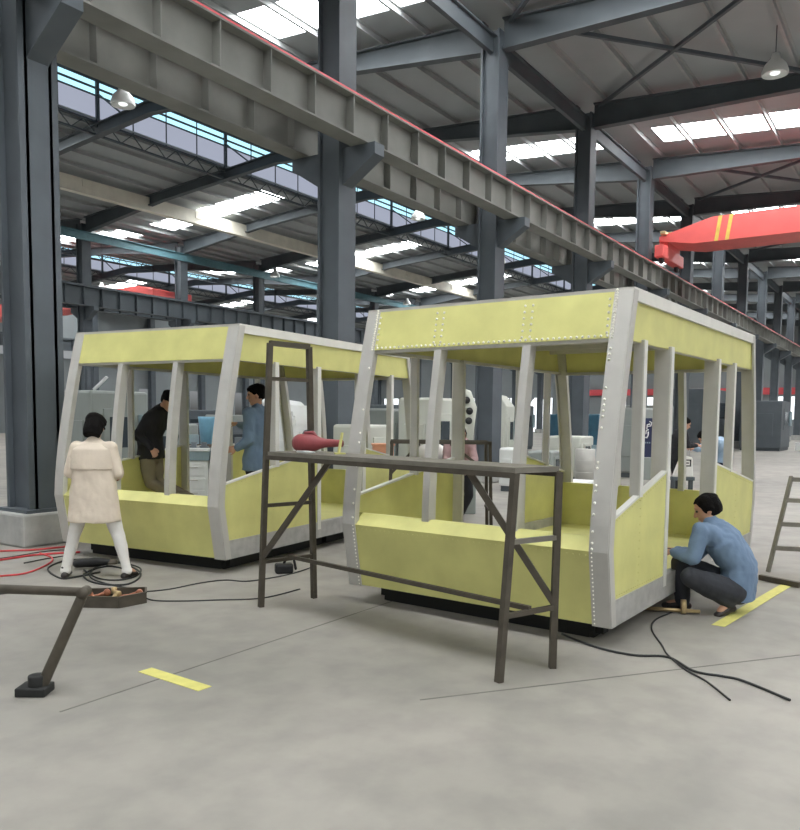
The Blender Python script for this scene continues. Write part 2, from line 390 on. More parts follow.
m2 = MB(); m2.box(A_-.3, A_-.05, ROWS[1]+1.4, ROWS[2]-1, 4.1, 4.75); hall('trim_2', m2, 'redrail', kind='structure')
pd = at(537, 432, 90.0); bd = pd.dot(W)
m2 = MB(); poly = [(A_-.2, bd-1, 0), (A_-.2, bd+1, 0), (A_-.2, bd+1, 3.2), (A_-.2, bd+.6, 3.75), (A_-.2, bd-.6, 3.75), (A_-.2, bd-1, 3.2)]
m2.prism(poly, (.12, 0, 0)); hall('door_1', m2, 'winw', kind='structure')

# overhead cranes
def crane(a, b0, b1, name, label, dz=0):
    e = empty('overhead_crane', hp(a, 0), HR, label, 'crane')
    m_ = MB(); w = .85; z0, z1 = 7.74+dz*.3, 8.58+dz*.3; e.location.z = 0
    prof = [(b0+.1, z0+.2), (b0+.1, z0+.36), (b0+1.9, z1), (b1-1.9, z1), (b1-.1, z0+.36), (b1-.1, z0+.2), (b1-1.3, z0), (b0+1.3, z0)]
    m_.prism([(-w, y, z) for y, z in prof], (2*w, 0, 0))
    bg_ = m_.build('box_girder', 'red', e)
    for bb in (b0+.25, b1-.25):
        m_ = MB(); m_.box(-1.35, 1.35, bb-.16, bb+.16, 7.3+dz, 7.3+dz+.42); m_.box(-.8, .8, bb-.16, bb+.16, 7.3+dz+.4, z0+.22); ec = m_.build('end_carriage', 'red', e, bevel=.03)
        for aa in (-1.0, 1.0):
            m_ = MB(); m_.lathe((aa, bb-.06, 7.27+dz), [(0, 0), (.15, 0), (.15, .12), (0, .12)], axis=(0, 1, 0)); m_.build('wheel', 'black', ec)
    for q in (b1-2.1, b1-2.45):
        m_ = MB(); m_.prism([(-w-.012, q, z0), (-w-.012, q+.12, z0), (-w-.012, q+.0, z1), (-w-.012, q-.12, z1)], (.01, 0, 0)); m_.build('stripe', 'stripe', bg_)
    m_ = MB(); m_.box(-.5, .1, b1-.45, b1-.15, z0+.34, z0+.58); m_.box(-1.1, -.5, b1-.38, b1-.2, z0+.38, z0+.5); m_.build('drive_motor', 'brass', e, bevel=.02)
    return e
crane(29.6, ROWS[0]+.62, ROWS[1]-.62, 'c', 'red box girder overhead crane at the right, riding on the red rail')
crane(29.4, ROWS[2]+.72, ROWS[3]-.62, 'c', 'red overhead crane seen beyond the far girder, upper left of the left cabin', .7)

# pendant lamps
def lamp_tree():
    e = empty('pendant_lamp', (0, 0, 0))
    m_ = MB(); m_.lathe((0, 0, 0), [(.29, -.06), (.3, 0), (.24, .16), (.11, .3), (.08, .42), (0, .43)]); m_.lathe((0, 0, 0), [(0, -.02), (.27, -.03), (.28, -.06)]); m_.build('lamp_shade', 'white', e)
    m_ = MB(); m_.ball((0, 0, .0), (.12, .12, .07)); m_.build('lamp_bulb', 'lampw', e)
    return e
lp = lamp_tree(); first = True
for (px, py, Y, lab) in ((123, 103, 20, 'white bell shaped pendant lamp near the upper left, in front of the rafter'),
                        (303, 170, 27, 'white pendant lamp just left of the column between the cabins'),
                        (418, 218, 33, 'white pendant lamp right of the column between the cabins, high under the roof'),
                        (775, 72, 19, 'white pendant lamp at the upper right edge of the photo'),
                        (102, 290, 47, 'small white pendant lamp above the roof of the left cabin, near its left end'),
                        (407, 304, 60, 'tiny pendant lamp above the left corner of the right cabin'),
                        (500, 262, 42, 'small pendant lamp right of the second column under the girder'),
                        (676, 262, 44, 'tiny pendant lamp below the right red crane'),
                        (275, 276, 48, 'small pendant lamp above the right end of the left cabin roof')):
    o = lp if first else copy_tree(lp); first = False
    o.location = at(px, py, Y); tag(o, lab, 'lamp', 'pendant lamps')
    top = roofz(o.location.dot(W))-o.location.z
    m_ = MB(); m_.tube([(0, 0, .4), (0, 0, top)], .012); m_.build('suspension_rod', 'steel', o)

# ------------------------------------------------------------------ the two cable car cabins
CL, CW, ZB, ZM, ZT, DT, DB = 4.48, 2.34, .15, .69, 2.5, .34, .10
def inset(z):                                    # how far the end faces stand back from the belt
    if z >= ZM: return DT*((z-ZM)/(ZT-ZM))**1.45
    return DB*(ZM-z)/(ZM-ZB)
def cabin(origin, az, label, rivets, lay):
    e = empty('cable_car_cabin', origin, math.pi/2-az, label, 'cabin')
    # local x along the cabin, local y across it (0 = door side nearest the camera)
    ex = lambda end, z, d=0: (inset(z)+d) if end == 0 else (CL-inset(z)-d)
    Z = [ZM+(ZT-ZM)*i/10 for i in range(11)]
    def post(end, y0, y1, dep, z0=ZM, z1=ZT, out=0.0):
        m_ = MB(); zz = [z for z in Z if z0-1e-6 <= z <= z1+1e-6]
        for a_, b_ in zip(zz[:-1], zz[1:]):
            p = []
            for z in (a_, b_):
                x0, x1 = sorted((ex(end, z, -out), ex(end, z, dep))); p += [(x0, y0, z), (x1, y0, z), (x1, y1, z), (x0, y1, z)]
            m_.hexa(p, 0)
        return m_
    def rv(m_, c, nrm, r=.0105, mi=1):
        m_.ball(c, r, mi=mi, n=6)
    # corner posts, running down over the belt to the floor
    for end in (0, 1):
        for side in (0, 1):
            y0, y1 = (0, .135) if side == 0 else (CW-.135, CW)
            m_ = post(end, y0, y1, .05, out=.008)
            p = []
            for z in (ZB, ZM):
                x0, x1 = sorted((ex(end, z, -.008), ex(end, z, .05))); p += [(x0, y0, z), (x1, y0, z), (x1, y1, z), (x0, y1, z)]
            m_.hexa(p, 0)
            ys = (y0, y0+.012) if side == 0 else (y1-.012, y1)      # side flange of the angle
            for a_, b_ in zip([ZB]+Z[:-1], [ZM]+Z[1:]):
                p = []
                for z in (a_, b_):
                    x0, x1 = sorted((ex(end, z, 0), ex(end, z, .085))); q = (ys[0]-.006, ys[1]) if side == 0 else (ys[0], ys[1]+.006)
                    p += [(x0, q[0], z), (x1, q[0], z), (x1, q[1], z), (x0, q[1], z)]
                m_.hexa(p, 0)
            if rivets and end == 0:
                for i in range(46):
                    z = ZM+(ZT-ZM)*(i+.5)/46; yy = y0+.022 if side else y1-.022
                    if z > 2.15 or random.random() < .35: rv(m_, (ex(end, z, -.01), yy, z), 0)
                    if z > 2.15: rv(m_, (ex(end, z, -.01), yy+(-.0 if side else .0), z+.02), 0)
                for i in range(18): rv(m_, (ex(end, ZB+.03*i+.02, -.01), (y0+.02 if side else y1-.02), ZB+.03*i+.02), 0, .006, 1)
            m_.build('corner_post', ['alu', 'rivet'], e)
        for y in (.74, 1.53):                     # mullions of the end window
            m_ = MB(); zz = [ZM+.07]+[z for z in Z if ZM+.07 < z < 2.3]
            mi_ = lambda z: inset(z)+.10*(1-(z-ZM)/(2.2-ZM)) if z < 2.2 else inset(z)
            for a_, b_ in zip(zz[:-1], zz[1:]):
                p = []
                for z in (a_, b_):
                    x0, x1 = sorted((mi_(z), mi_(z)+.10)) if end == 0 else sorted((CL-mi_(z), CL-mi_(z)-.10)); p += [(x0, y, z), (x1, y, z), (x1, y+.065, z), (x0, y+.065, z)]
                m_.hexa(p, 0)
            m_.build('window_mullion', 'alu', e)
    # end header panels
    for end in (0, 1):
        m_ = MB(); zz = [2.16, 2.25, 2.35, 2.49]
        for a_, b_ in zip(zz[:-1], zz[1:]):
            p = []
            for z in (a_, b_):
                x0, x1 = sorted((ex(end, z, -.004), ex(end, z, .014))); p += [(x0, .13, z), (x1, .13, z), (x1, CW-.13, z), (x0, CW-.13, z)]
            m_.hexa(p, 0)
        if rivets and end == 0:
            q = .15
            while q < CW-.14: rv(m_, (ex(0, 2.18, -.007), q, 2.178), 0); q += .045
            for y in (.75, .815, 1.54, 1.605, CW-.155, .155):
                z = 2.2
                while z < 2.47: rv(m_, (ex(0, z, -.007), y+(z-2.2)*.03, z), 0); z += .048
        m_.build('header_panel', ['yellow', 'rivet'], e)
        m_ = MB(); x0, x1 = sorted((ex(end, 2.14, .012), ex(end, 2.14, .06))); m_.box(x0, x1, .1, CW-.1, 2.135, 2.17); m_.build('header_rail', 'alu', e)
        x0, x1 = sorted((ex(end, 2.5, -.005), ex(end, 2.5, .08))); m_ = MB(); m_.box(x0, x1, 0, CW, 2.485, 2.515); m_.build('roof_rail', 'alu', e)
        # lower end panel, its bevelled belt ledge
        m_ = MB(); p = []
        for z in (ZB+.01, ZM):
            x0, x1 = sorted((ex(end, z, .0), ex(end, z, .016))); p += [(x0, .13, z), (x1, .13, z), (x1, CW-.13, z), (x0, CW-.13, z)]
        m_.hexa(p, 0)
        for q in range(44): rv(m_, (ex(end, ZM-.03, -.001), .16+q*.047, ZM-.03), 0, .0045, 0)
        m_.build('lower_panel', ['yellow', 'rivet'], e)
        s_ = 1 if end == 0 else -1; xb = 0 if end == 0 else CL
        m_ = MB(); m_.prism([(xb, .12, ZM), (xb+s_*.12, .12, ZM+.085), (xb+s_*.15, .12, ZM+.085), (xb+s_*.15, .12, ZM-.02), (xb+s_*.02, .12, ZM-.02)], (0, CW-.24, 0))
        m_.build('belt_ledge', 'yellow', e)
        m_ = MB(); x0, x1 = sorted((xb+s_*.15, xb+s_*.165)); m_.box(x0, x1, .05, CW-.05, ZB+.06, ZM+.085); m_.build('inner_lining', 'yellow', e)
    # long sides
    for side in (0, 1):
        o0 = 0 if side == 0 else CW; s_ = 1 if side == 0 else -1
        Y = lambda a_, b_: tuple(sorted((o0+s_*a_, o0+s_*b_)))
        y = Y(-.004, .05)
        m_ = MB(); m_.prism([(DT*.97, y[0], 2.425), (CL-DT*.97, y[0], 2.425), (CL-DT, y[0], 2.515), (DT, y[0], 2.515)], (0, y[1]-y[0], 0)); m_.build('roof_rail', 'alu_e', e)
        y = Y(.022, .036)
        m_ = MB(); m_.prism([(DT*.72+.02, y[0], 2.15), (CL-DT*.72-.02, y[0], 2.15), (CL-DT*.95, y[0], 2.43), (DT*.95, y[0], 2.43)], (0, y[1]-y[0], 0)); m_.build('header_panel', 'yellow', e)
        m_ = MB(); y = Y(.036, .08); m_.box(DT*.7+.1, CL-DT*.7-.1, y[0], y[1], 2.145, 2.175); m_.build('header_rail', 'alu', e)
        # sill
        y = Y(-.004, .06); m_ = MB()
        m_.prism([(DB-.005, y[0], ZB), (CL-DB+.005, y[0], ZB), (CL-DB*.6, y[0], ZB+.19), (DB*.6, y[0], ZB+.19)], (0, y[1]-y[0], 0)); m_.build('floor_sill', 'sill', e)
        # posts: mullion, door post, door post, mullion
        q0, q1, q2, q3 = lay[side]; ztop = lambda x: (.90+.28*x/q1 if x < q1 else .90+.28*(CL-x)/(CL-q2))-.01
        for (x, wx, wy, nm, zb_) in ((q0, .035, .075, 'window_mullion', ztop(q0)), (q1, .04, .13, 'door_post', ZB+.1), (q2, .04, .13, 'door_post', ZB+.1), (q3, .035, .075, 'window_mullion', ztop(q3))):
            y = Y(.0, wy); y2 = Y(-.006, .006)
            m_ = MB(); m_.box(x-wx/2, x+wx/2, y[0], y[1], zb_, 2.17, 0); m_.box(x-wx/2, x+wx/2+.03, y2[0], y2[1], zb_, 2.17, 1)
            m_.build(nm, ['alu', 'alu_e'], e)
        for (xa, xb, za, zb2) in ((.03, q1-.015, .90, 1.18), (q2+.02, CL-.03, 1.18, .90)):
            y = Y(.004, .022); m_ = MB(); xA, xB = (xa+.05 if xa < 1 else xa), (xb if xa < 1 else xb-.05)
            pts = [(xA, y[0], ZB+.17), (xB, y[0], ZB+.17), (xb, y[0], zb2), (xa+(0 if xa > 1 else inset(.9)), y[0], za)]
            m_.prism(pts, (0, y[1]-y[0], 0))
            ye = o0-s_*(-.002)
            for q in range(24):
                t = (q+.5)/24; rv(m_, (xa+(xb-xa)*t, ye, za+(zb2-za)*t-.03), 0, .004, 0); rv(m_, (xA+(xB-xA)*t, ye, ZB+.215), 0, .004, 0)
            for q in range(12): rv(m_, ((xa+xb)/2, ye, ZB+.25+q*.06), 0, .004, 0)
            m_.build('lower_panel', ['yellow', 'rivet'], e)
            y = Y(-.002, .045); m_ = MB(); m_.prism([(xa+.02, y[0], za-.005), (xb, y[0], zb2-.005), (xb, y[0], zb2+.012), (xa+.02, y[0], za+.012)], (0, y[1]-y[0], 0)); m_.build('panel_edge_strip', 'alu_e', e)
    # floor, underframe, roof
    m_ = MB(); m_.box(.13, CL-.13, .06, CW-.06, ZB+.05, ZB+.09); m_.build('cabin_floor', 'yellow', e)
    m_ = MB()
    for y in (.26, CW-.26): m_.box(.32, CL-.32, y-.05, y+.05, 0, ZB)
    for x in (.36, CL-.36): m_.box(x-.05, x+.05, .24, CW-.24, 0, ZB)
    for x in (.4, CL/2, CL-.4): m_.box(x-.05, x+.05, .15, CW-.15, .03, ZB)
    m_.build('underframe', 'base', e)
    m_ = MB(); m_.box(DT+.03, CL-DT-.03, .05, CW-.05, 2.46, 2.475); m_.build('roof_sheet', 'alu', e)
    for i in range(7):
        x = DT+.25+i*(CL-2*DT-.5)/6; m_ = MB(); m_.box(x-.02, x+.02, .05, CW-.05, 2.38, 2.46); m_.build('roof_joist', 'alu', e)
    return e
RO, RAZ = V3((1.412, 5.219, 0)), .627
LO, LAZ = V3((-1.78, 7.62, 0)), .475
cabR = cabin(RO, RAZ, 'open yellow and grey cabin shell on the right, with bright rivets round its end header', True, ((.60, 1.24, 2.70, 3.32), (1.0, 1.74, 3.12, 3.86)))
cabL = cabin(LO, LAZ, 'open yellow and grey cabin shell on the left, behind the woman in the cream coat', False, ((.95, 1.78, 2.85, 3.62), (1.1, 2.0, 2.9, 3.62)))
def cp(o, az, a, b, z=0):
    u = V3((math.sin(az), math.cos(az), 0)); v = V3((-u.y, u.x, 0)); return o+u*a+v*b+V3((0, 0, z))

# ------------------------------------------------------------------ trestle scaffold in front
def bar(name, pts, parent, w=.042, mt='rust', r=None):
    m_ = MB()
    if r: m_.tube(pts, r, n=10)
    else:
        for a_, b_ in zip(pts[:-1], pts[1:]): m_.beam(a_, b_, w, w)
    return m_.build(name, mt, parent)
base = V3((-1.152, 6.42, 0))
tr = empty('work_trestle', base, 0, 'tall rusty steel work trestle with a narrow plank top, across the front of both cabins', 'trestle')
T = lambda p: V3(p)-base
L1, L2 = V3((-1.152, 6.42, 0)), V3((-.746, 6.76, 0)); L1t, L2t = at(270, 343, 6.47), at(309, 347, 6.72)
F1, F2 = V3((.612, 4.62, 0)), V3((.99, 4.90, 0)); zp = 1.265
F1t, F2t = at(515, 474, 4.68), at(559, 474, 4.86); F1t.z = F2t.z = zp
onl = lambda a_, b_, z: a_+(b_-a_)*((z-a_.z)/(b_.z-a_.z))
bar('leg', [T(L1), T(L1t)], tr); bar('leg', [T(L2), T(L2t)], tr); bar('leg', [T(F1), T(F1t)], tr); bar('leg', [T(F2), T(F2t)], tr)
bar('top_bar', [T(L1t), T(L2t)], tr)
for z in (.38, .85, 1.90): bar('rung', [T(onl(L1, L1t, z)), T(onl(L2, L2t, z))], tr, .03)
for z in (.40, .85): bar('rung', [T(onl(F1, F1t, z)), T(onl(F2, F2t, z))], tr, .03, mt='plank' if z > .6 else 'rust')
a1, a2, b1, b2 = onl(L1, L1t, zp), onl(L2, L2t, zp), F1t, F2t
m_ = MB(); m_.prism([T(a1), T(a2), T(b2), T(b1)], (0, 0, .035)); m_.build('plank', 'plank', tr)
for p, q in ((a1, b1), (a2, b2)): bar('side_rail', [T(p)-V3((0, 0, .012)), T(q)-V3((0, 0, .012))], tr, .035)
lm = (onl(L1, L1t, .40)+onl(L2, L2t, .40))/2; fm = (onl(F1, F1t, .42)+onl(F2, F2t, .42))/2
bar('long_brace', [T(lm), T(fm)], tr, .03)
bar('diagonal_brace', [T(onl(L1, L1t, .42)), T(a1+(b1-a1)*.2+(a2-a1)*.6)], tr)
bar('diagonal_brace', [T(onl(F2, F2t, .42)), T(b1+(a1-b1)*.16+(b2-b1)*.1)], tr)
# second trestle, behind, between the cabins
base2 = V3((-.15, 10.1, 0))
t2 = empty('work_trestle', base2, 0, 'dark steel trestle standing behind the right cabin, seen through its end windows', 'trestle')
g = [(0, 0), (0, .5), (1.35, 0), (1.35, .5)]
for x, y in g: bar('leg', [(x, y, 0), (x+(-.04 if x > 1 else .04), y, 1.27)], t2, .04)
for y in (0, .5): bar('side_rail', [(0.02, y, 1.27), (1.33, y, 1.27)], t2, .04)
for x in (0.03, 1.32):
    for z in (.4, .85, 1.26): bar('rung', [(x, 0, z), (x, .5, z)], t2, .03)
bar('diagonal_brace', [(1.34, 0, .85), (.8, 0, 1.25)], t2, .035); bar('diagonal_brace', [(0.02, 0, .85), (.4, 0, 1.25)], t2, .035)

# red plastic air blower lying on the plank
def on_plank(t, s_=.5): p = (a1+(b1-a1)*t); q = (a2+(b2-a2)*t); r_ = p+(q-p)*s_; r_.z = zp+.035; return r_
p = on_plank(.12, .45); d = (b1-a1).normalized(); d.z = 0
bl = empty('air_blower', p, math.atan2(d.y, d.x)+.25, 'faded red plastic blower with a tapering nozzle, lying on the trestle plank', 'blower')
m_ = MB(); m_.lathe((-.1, 0, .075), [(0, -.03), (.06, -.03), (.074, 0), (.076, .07), (.07, .15), (.05, .2), (.036, .26), (.028, .40), (.03, .42), (0, .42)], axis=(1, 0, .02)); m_.build('housing', 'redtool', bl)
m_ = MB(); m_.lathe((-.14, 0, .075), [(0, 0), (.05, 0), (.05, .03), (0, .03)], axis=(1, 0, 0)); m_.build('fan_intake', 'black', bl)
m_ = MB(); m_.limb([(-.02, 0, .10), (-.04, .0, .16), (.04, 0, .165), (.08, 0, .12)], [.014]*4); m_.build('grip', 'redtool', bl)
p = on_plank(.255, .5)
m_ = MB(); m_.beam((0, 0, .0), (.03, 0, .17), .05, .012); m_.box(-.03, .05, -.03, .03, 0, .012); o = m_.build('angle_bracket', 'yellow', loc=p, rz=.3); tag(o, 'small yellow angle bracket standing upright by the blower nozzle', 'bracket')
p = on_plank(.17, .16); m_ = MB(); m_.tube([(-.11, 0, .012), (.02, 0, .012), (.1, .01, .012)], [.009, .011, .006]); o = m_.build('file', 'white', loc=p, rz=math.atan2(d.y, d.x)); tag(o, 'pale metal file lying on the plank in front of the blower', 'hand tool')

# frame stand at lower left
b0_ = V3((-2.04, 4.35, 0))
st = empty('angled_pipe_stand', b0_, 0, 'dark round pipe frame leaning up from the floor at the lower left corner', 'stand')
j = at(84, 592, 4.42)-b0_
m_ = MB(); m_.limb([(0, 0, .03), j], [.032, .029]); m_.build('strut_pipe', 'rust', st)
h2 = V3((-3.3, 4.9, .50))-b0_
m_ = MB(); m_.limb([j, h2], [.026, .030]); m_.build('upper_pipe', 'rust', st)
m_ = MB(); m_.lathe(j+V3((0, -.045, 0)), [(0, 0), (.030, 0), (.030, .09), (0, .09)], axis=(0, 1, 0)); m_.build('pivot_pin', 'rust', st)
m_ = MB(); m_.limb([h2, (h2.x+.1, h2.y-.1, .03)], [.033, .033]); m_.build('strut_pipe', 'rust', st)
m_ = MB(); m_.box(-.12, .05, -.07, .07, 0, .05); m_.lathe((-.02, 0, .0), [(.05, .04), (.05, .11), (0, .11)]); m_.build('foot_plate', 'base', st, bevel=.008)

# ------------------------------------------------------------------ floor things
def ribbon(name, p, q, w, label):
    p, q = V3(p), V3(q); d = (q-p).normalized(); s_ = V3((-d.y, d.x, 0))*w/2
    m_ = MB(); m_.prism([p-s_, q-s_, q+s_, p+s_], (0, 0, .003)); o = m_.build(name, 'yline'); return tag(o, label, 'floor marking')
ribbon('floor_line', fl(718, 626), fl(790, 583), .10, 'yellow floor line on the right, under the crouching man')
ribbon('floor_line', fl(145, 670), fl(205, 689), .10, 'short yellow floor dash at the lower left, right of the pipe frame')
for i_, (p_, q_) in enumerate((((60, 712), (420, 592)), ((420, 700), (800, 655)))):
    p_, q_ = fl(*p_), fl(*q_); d_ = (q_-p_).normalized(); s_ = V3((-d_.y, d_.x, 0))*.006
    m_ = MB(); m_.prism([p_-s_, q_-s_, q_+s_, p_+s_], (0, 0, .0015)); m_.build('trim_%d' % (i_+3), 'concrete_joint', kind='structure')
def smooth(pts, n=7):
    out = []
    for i in range(len(pts)-1):
        p0, p1, p2, p3 = pts[max(i-1, 0)], pts[i], pts[i+1], pts[min(i+2, len(pts)-1)]
        for k in range(n):
            t = k/n; out.append(.5*((2*p1)+(p2-p0)*t+(2*p0-5*p1+4*p2-p3)*t*t+(3*p1-p0-3*p2+p3)*t**3))
    return out+[pts[-1]]
def cable(px, label, mt='cable', r=.009, name='cable'):
    pts = smooth([fl(x, y, r+.001) for x, y in px])
    for q in pts: q.z = max(q.z, r+.001)
    m_ = MB(); m_.tube(pts, r, n=7); o = m_.build(name, mt); return tag(o, label, 'cable' if mt == 'cable' else 'hose')
cable([(562, 634), (596, 647), (634, 655), (668, 657), (694, 671), (722, 676), (744, 681), (790, 700)], 'long black cable curving over the floor in front of the right cabin', r=.008)
cable([(672, 612), (655, 620), (652, 630), (662, 645), (668, 655), (686, 670), (706, 681), (730, 700)], 'thin wavy cable running from the crouching man down to the lower right', r=.006)
cable([(142, 592), (170, 589), (200, 583), (225, 580), (250, 581), (290, 574), (315, 566)], 'black cable from the tool tray towards the foot of the trestle', r=.006)
cable([(140, 594), (152, 600), (180, 601), (215, 600), (262, 598), (300, 589)], 'nearer black cable running right from the tool tray', r=.006)
cable([(100, 572), (75, 577), (60, 578), (48, 568), (70, 560), (110, 560), (140, 572), (128, 584), (96, 583), (84, 574), (108, 566), (132, 571)], 'tangled black cable between the feet of the woman', r=.009)
cable([(84, 570), (98, 578), (118, 580), (136, 576), (140, 568), (120, 563), (98, 566), (90, 576), (104, 583), (138, 590)], 'coiled black lead just above the tool tray', r=.008)
cable([(-20, 596), (20, 592), (60, 593), (90, 598)], 'dark cable crossing under the upper pipe of the stand', r=.008)
cable([(-30, 562), (10, 557), (40, 552), (64, 550), (72, 554), (44, 559), (24, 563)], 'thin dark cable lying by the plinth of the leftmost column', r=.006)
cable([(-40, 553), (0, 551), (30, 550), (52, 548), (72, 546)], 'upper red hose on the floor at the left edge', 'redhose', .011, 'air_hose')
cable([(-40, 566), (0, 560), (34, 555), (62, 553), (80, 552)], 'middle red hose on the floor at the left edge', 'redhose', .011, 'air_hose')
cable([(-40, 580), (0, 576), (26, 573), (48, 564), (52, 558), (40, 553)], 'lower looping red hose on the floor at the left edge', 'redhose', .009, 'air_hose')
# tool tray
p = fl(84, 604); tt = empty('tool_tray', fl(113, 603), .12, 'shallow dark metal tool tray full of copper coloured parts, in front of the woman', 'tool tray')
m_ = MB(); w_, d_, h_ = .25, .19, .09
P_ = [(-w_, -d_*.7), (w_*.35, -d_), (w_*1.1, -d_*.1), (w_*.95, d_*.9), (-w_*.9, d_*.8)]
m_.prism([(x, y, 0) for x, y in P_], (0, 0, .012)); m_.build('tray_base', 'rust', tt)
m_ = MB()
for i in range(5):
    x0, y0 = P_[i]; x1, y1 = P_[(i+1) % 5]; m_.beam((x0, y0, h_/2), (x1, y1, h_/2), .012, h_); m_.beam((x0, y0, h_), (x1, y1, h_), .02, .012)
m_.build('tray_rim', 'rust', tt)
for i, (x, y, a_, l_) in enumerate(((-.13, .02, .4, .14), (.02, -.06, 1.2, .12), (.13, .03, .2, .16), (.0, .08, 2.2, .13), (-.13, -.07, 2.8, .1))):
    q = tt.matrix_world; wp = tt.location+V3((x, y, .0)); m_ = MB()
    z = .05
    m_.limb([(-l_/2, 0, z), (0, 0, z+.01), (l_/2, 0, z+.03)], [.016, .013, .02], n=10); m_.lathe((l_/2, 0, z+.03), [(0, -.02), (.028, -.02), (.028, .02), (0, .02)], axis=(0, 1, 0))
    m_.box(-l_/2, l_/2, -.01, .01, .012, z)
    o = m_.build('hand_tool', 'copper' if i % 2 == 0 else 'brass', loc=wp, rz=a_)
    tag(o, ('copper coloured drill piece at the left of the tool tray', 'brass fitting at the middle front of the tool tray', 'long copper coloured tool at the right of the tool tray', 'brass piece at the back of the tool tray', 'small copper piece at the near left corner of the tool tray')[i], 'hand tool')
# welder lump and small power unit
p = fl(94, 568); o = empty('grinder', p, .5, 'black angle grinder lying by the cabin skid between the legs of the woman', 'power tool')
m_ = MB(); m_.limb([(-.16, 0, .06), (0, 0, .06), (.14, 0, .055)], [.045, .05, .035]); m_.build('motor_housing', 'black', o)
m_ = MB(); m_.lathe((.18, 0, .03), [(0, 0), (.06, 0), (.06, .02), (.03, .05), (0, .05)]); m_.build('grinding_disc', 'rust', o); 
p = fl(284, 573); o = empty('power_adapter', p, .3, 'small black plug box on the floor behind the left trestle legs', 'plug box')
m_ = MB(); m_.box(-.09, .09, -.06, .06, 0, .10); m_.build('casing', 'black', o, bevel=.02)
m_ = MB(); m_.limb([(0, 0, .1), (.03, 0, .16), (.1, 0, .14), (.12, 0, .04)], [.014]*4, n=8); m_.build('carry_handle', 'black', o)
# brass spraying rod on the floor
pa, pb = fl(640, 607, .035), fl(700, 611, .035); c_ = (pa+pb)/2; dv = pb-pa
o = empty('pipe_clamp_rod', V3((c_.x, c_.y, 0)), math.atan2(dv.y, dv.x), 'brass coloured rod with a round collar, lying beside the foot of the crouching man', 'rod')
ll = dv.length/2; m_ = MB(); m_.tube([(-ll, 0, .03), (ll, 0, .03)], .016); m_.build('rod', 'brass', o)
m_ = MB(); m_.lathe((ll*.45, 0, .062), [(0, -.02), (.06, -.02), (.06, .02), (0, .02)], axis=(1, 0, 0)); m_.build('collar', 'brass', o)
# step ladder at the right edge
la, lb = fl(768, 572), fl(800, 566)
o = empty('step_ladder', la, 0, 'grey step ladder cut by the right edge of the photo', 'ladder')
ldt = V3((.30, .2, 1.0)); off = lb-la; off = V3((.42, -.12, 0))
bar('stile', [(0, 0, 0), ldt], o, .035, 'plank'); bar('stile', [off, off+ldt], o, .035, 'plank'); bar('stile', [(.38, .72, 0), ldt], o, .03, 'plank'); bar('stile', [off+V3((.38, .72, 0)), off+ldt], o, .03, 'plank')
for t in (.25, .5, .75, .97): bar('tread', [ldt*t, off+ldt*t], o, .045, 'plank')
pa, pb = fl(760, 577, .03), fl(800, 585, .03); m_ = MB(); m_.beam(pa, pb, .05, .05); tag(m_.build('steel_bar', 'rust'), 'short dark steel bar lying on the floor near the right edge', 'steel bar')

# ------------------------------------------------------------------ people
def fuse(m_, name, mats, parent, voxel=.012, it=4):
    o = m_.build('tmp', mats)
    r_ = o.modifiers.new('r', 'REMESH'); r_.mode = 'VOXEL'; r_.voxel_size = voxel; r_.use_smooth_shade = True
    s_ = o.modifiers.new('s', 'SMOOTH'); s_.factor = .5; s_.iterations = it
    dg = bpy.context.evaluated_depsgraph_get(); me = bpy.data.meshes.new_from_object(o.evaluated_get(dg)); me.name = name
    bpy.data.objects.remove(o); p_ = bpy.data.objects.new(name, me); C.objects.link(p_)
    me.polygons.foreach_set('use_smooth', [True]*len(me.polygons))
    if parent is not None: p_.parent = parent
    return p_
def crease(o, amp):                                   # soft folds pressed into the cloth itself
    from mathutils import noise
    me = o.data; nr = [v.normal.copy() for v in me.vertices]
    for v, n_ in zip(me.vertices, nr):
        c = v.co; f = noise.noise(V3((c.x*9+c.z*4, c.y*9, c.z*5)))+.5*noise.noise(V3((c.x*22, c.y*22+c.z*9, c.z*12)))
        v.co = c+n_*amp*f*1.3
    me.update(); return o
def frame(fwd, up):
    f_ = V3(fwd).normalized(); u_ = V3(up); r_ = f_.cross(u_).normalized(); u_ = r_.cross(f_).normalized()
    return Matrix((r_, f_, u_)).transposed()           # columns right, forward, up
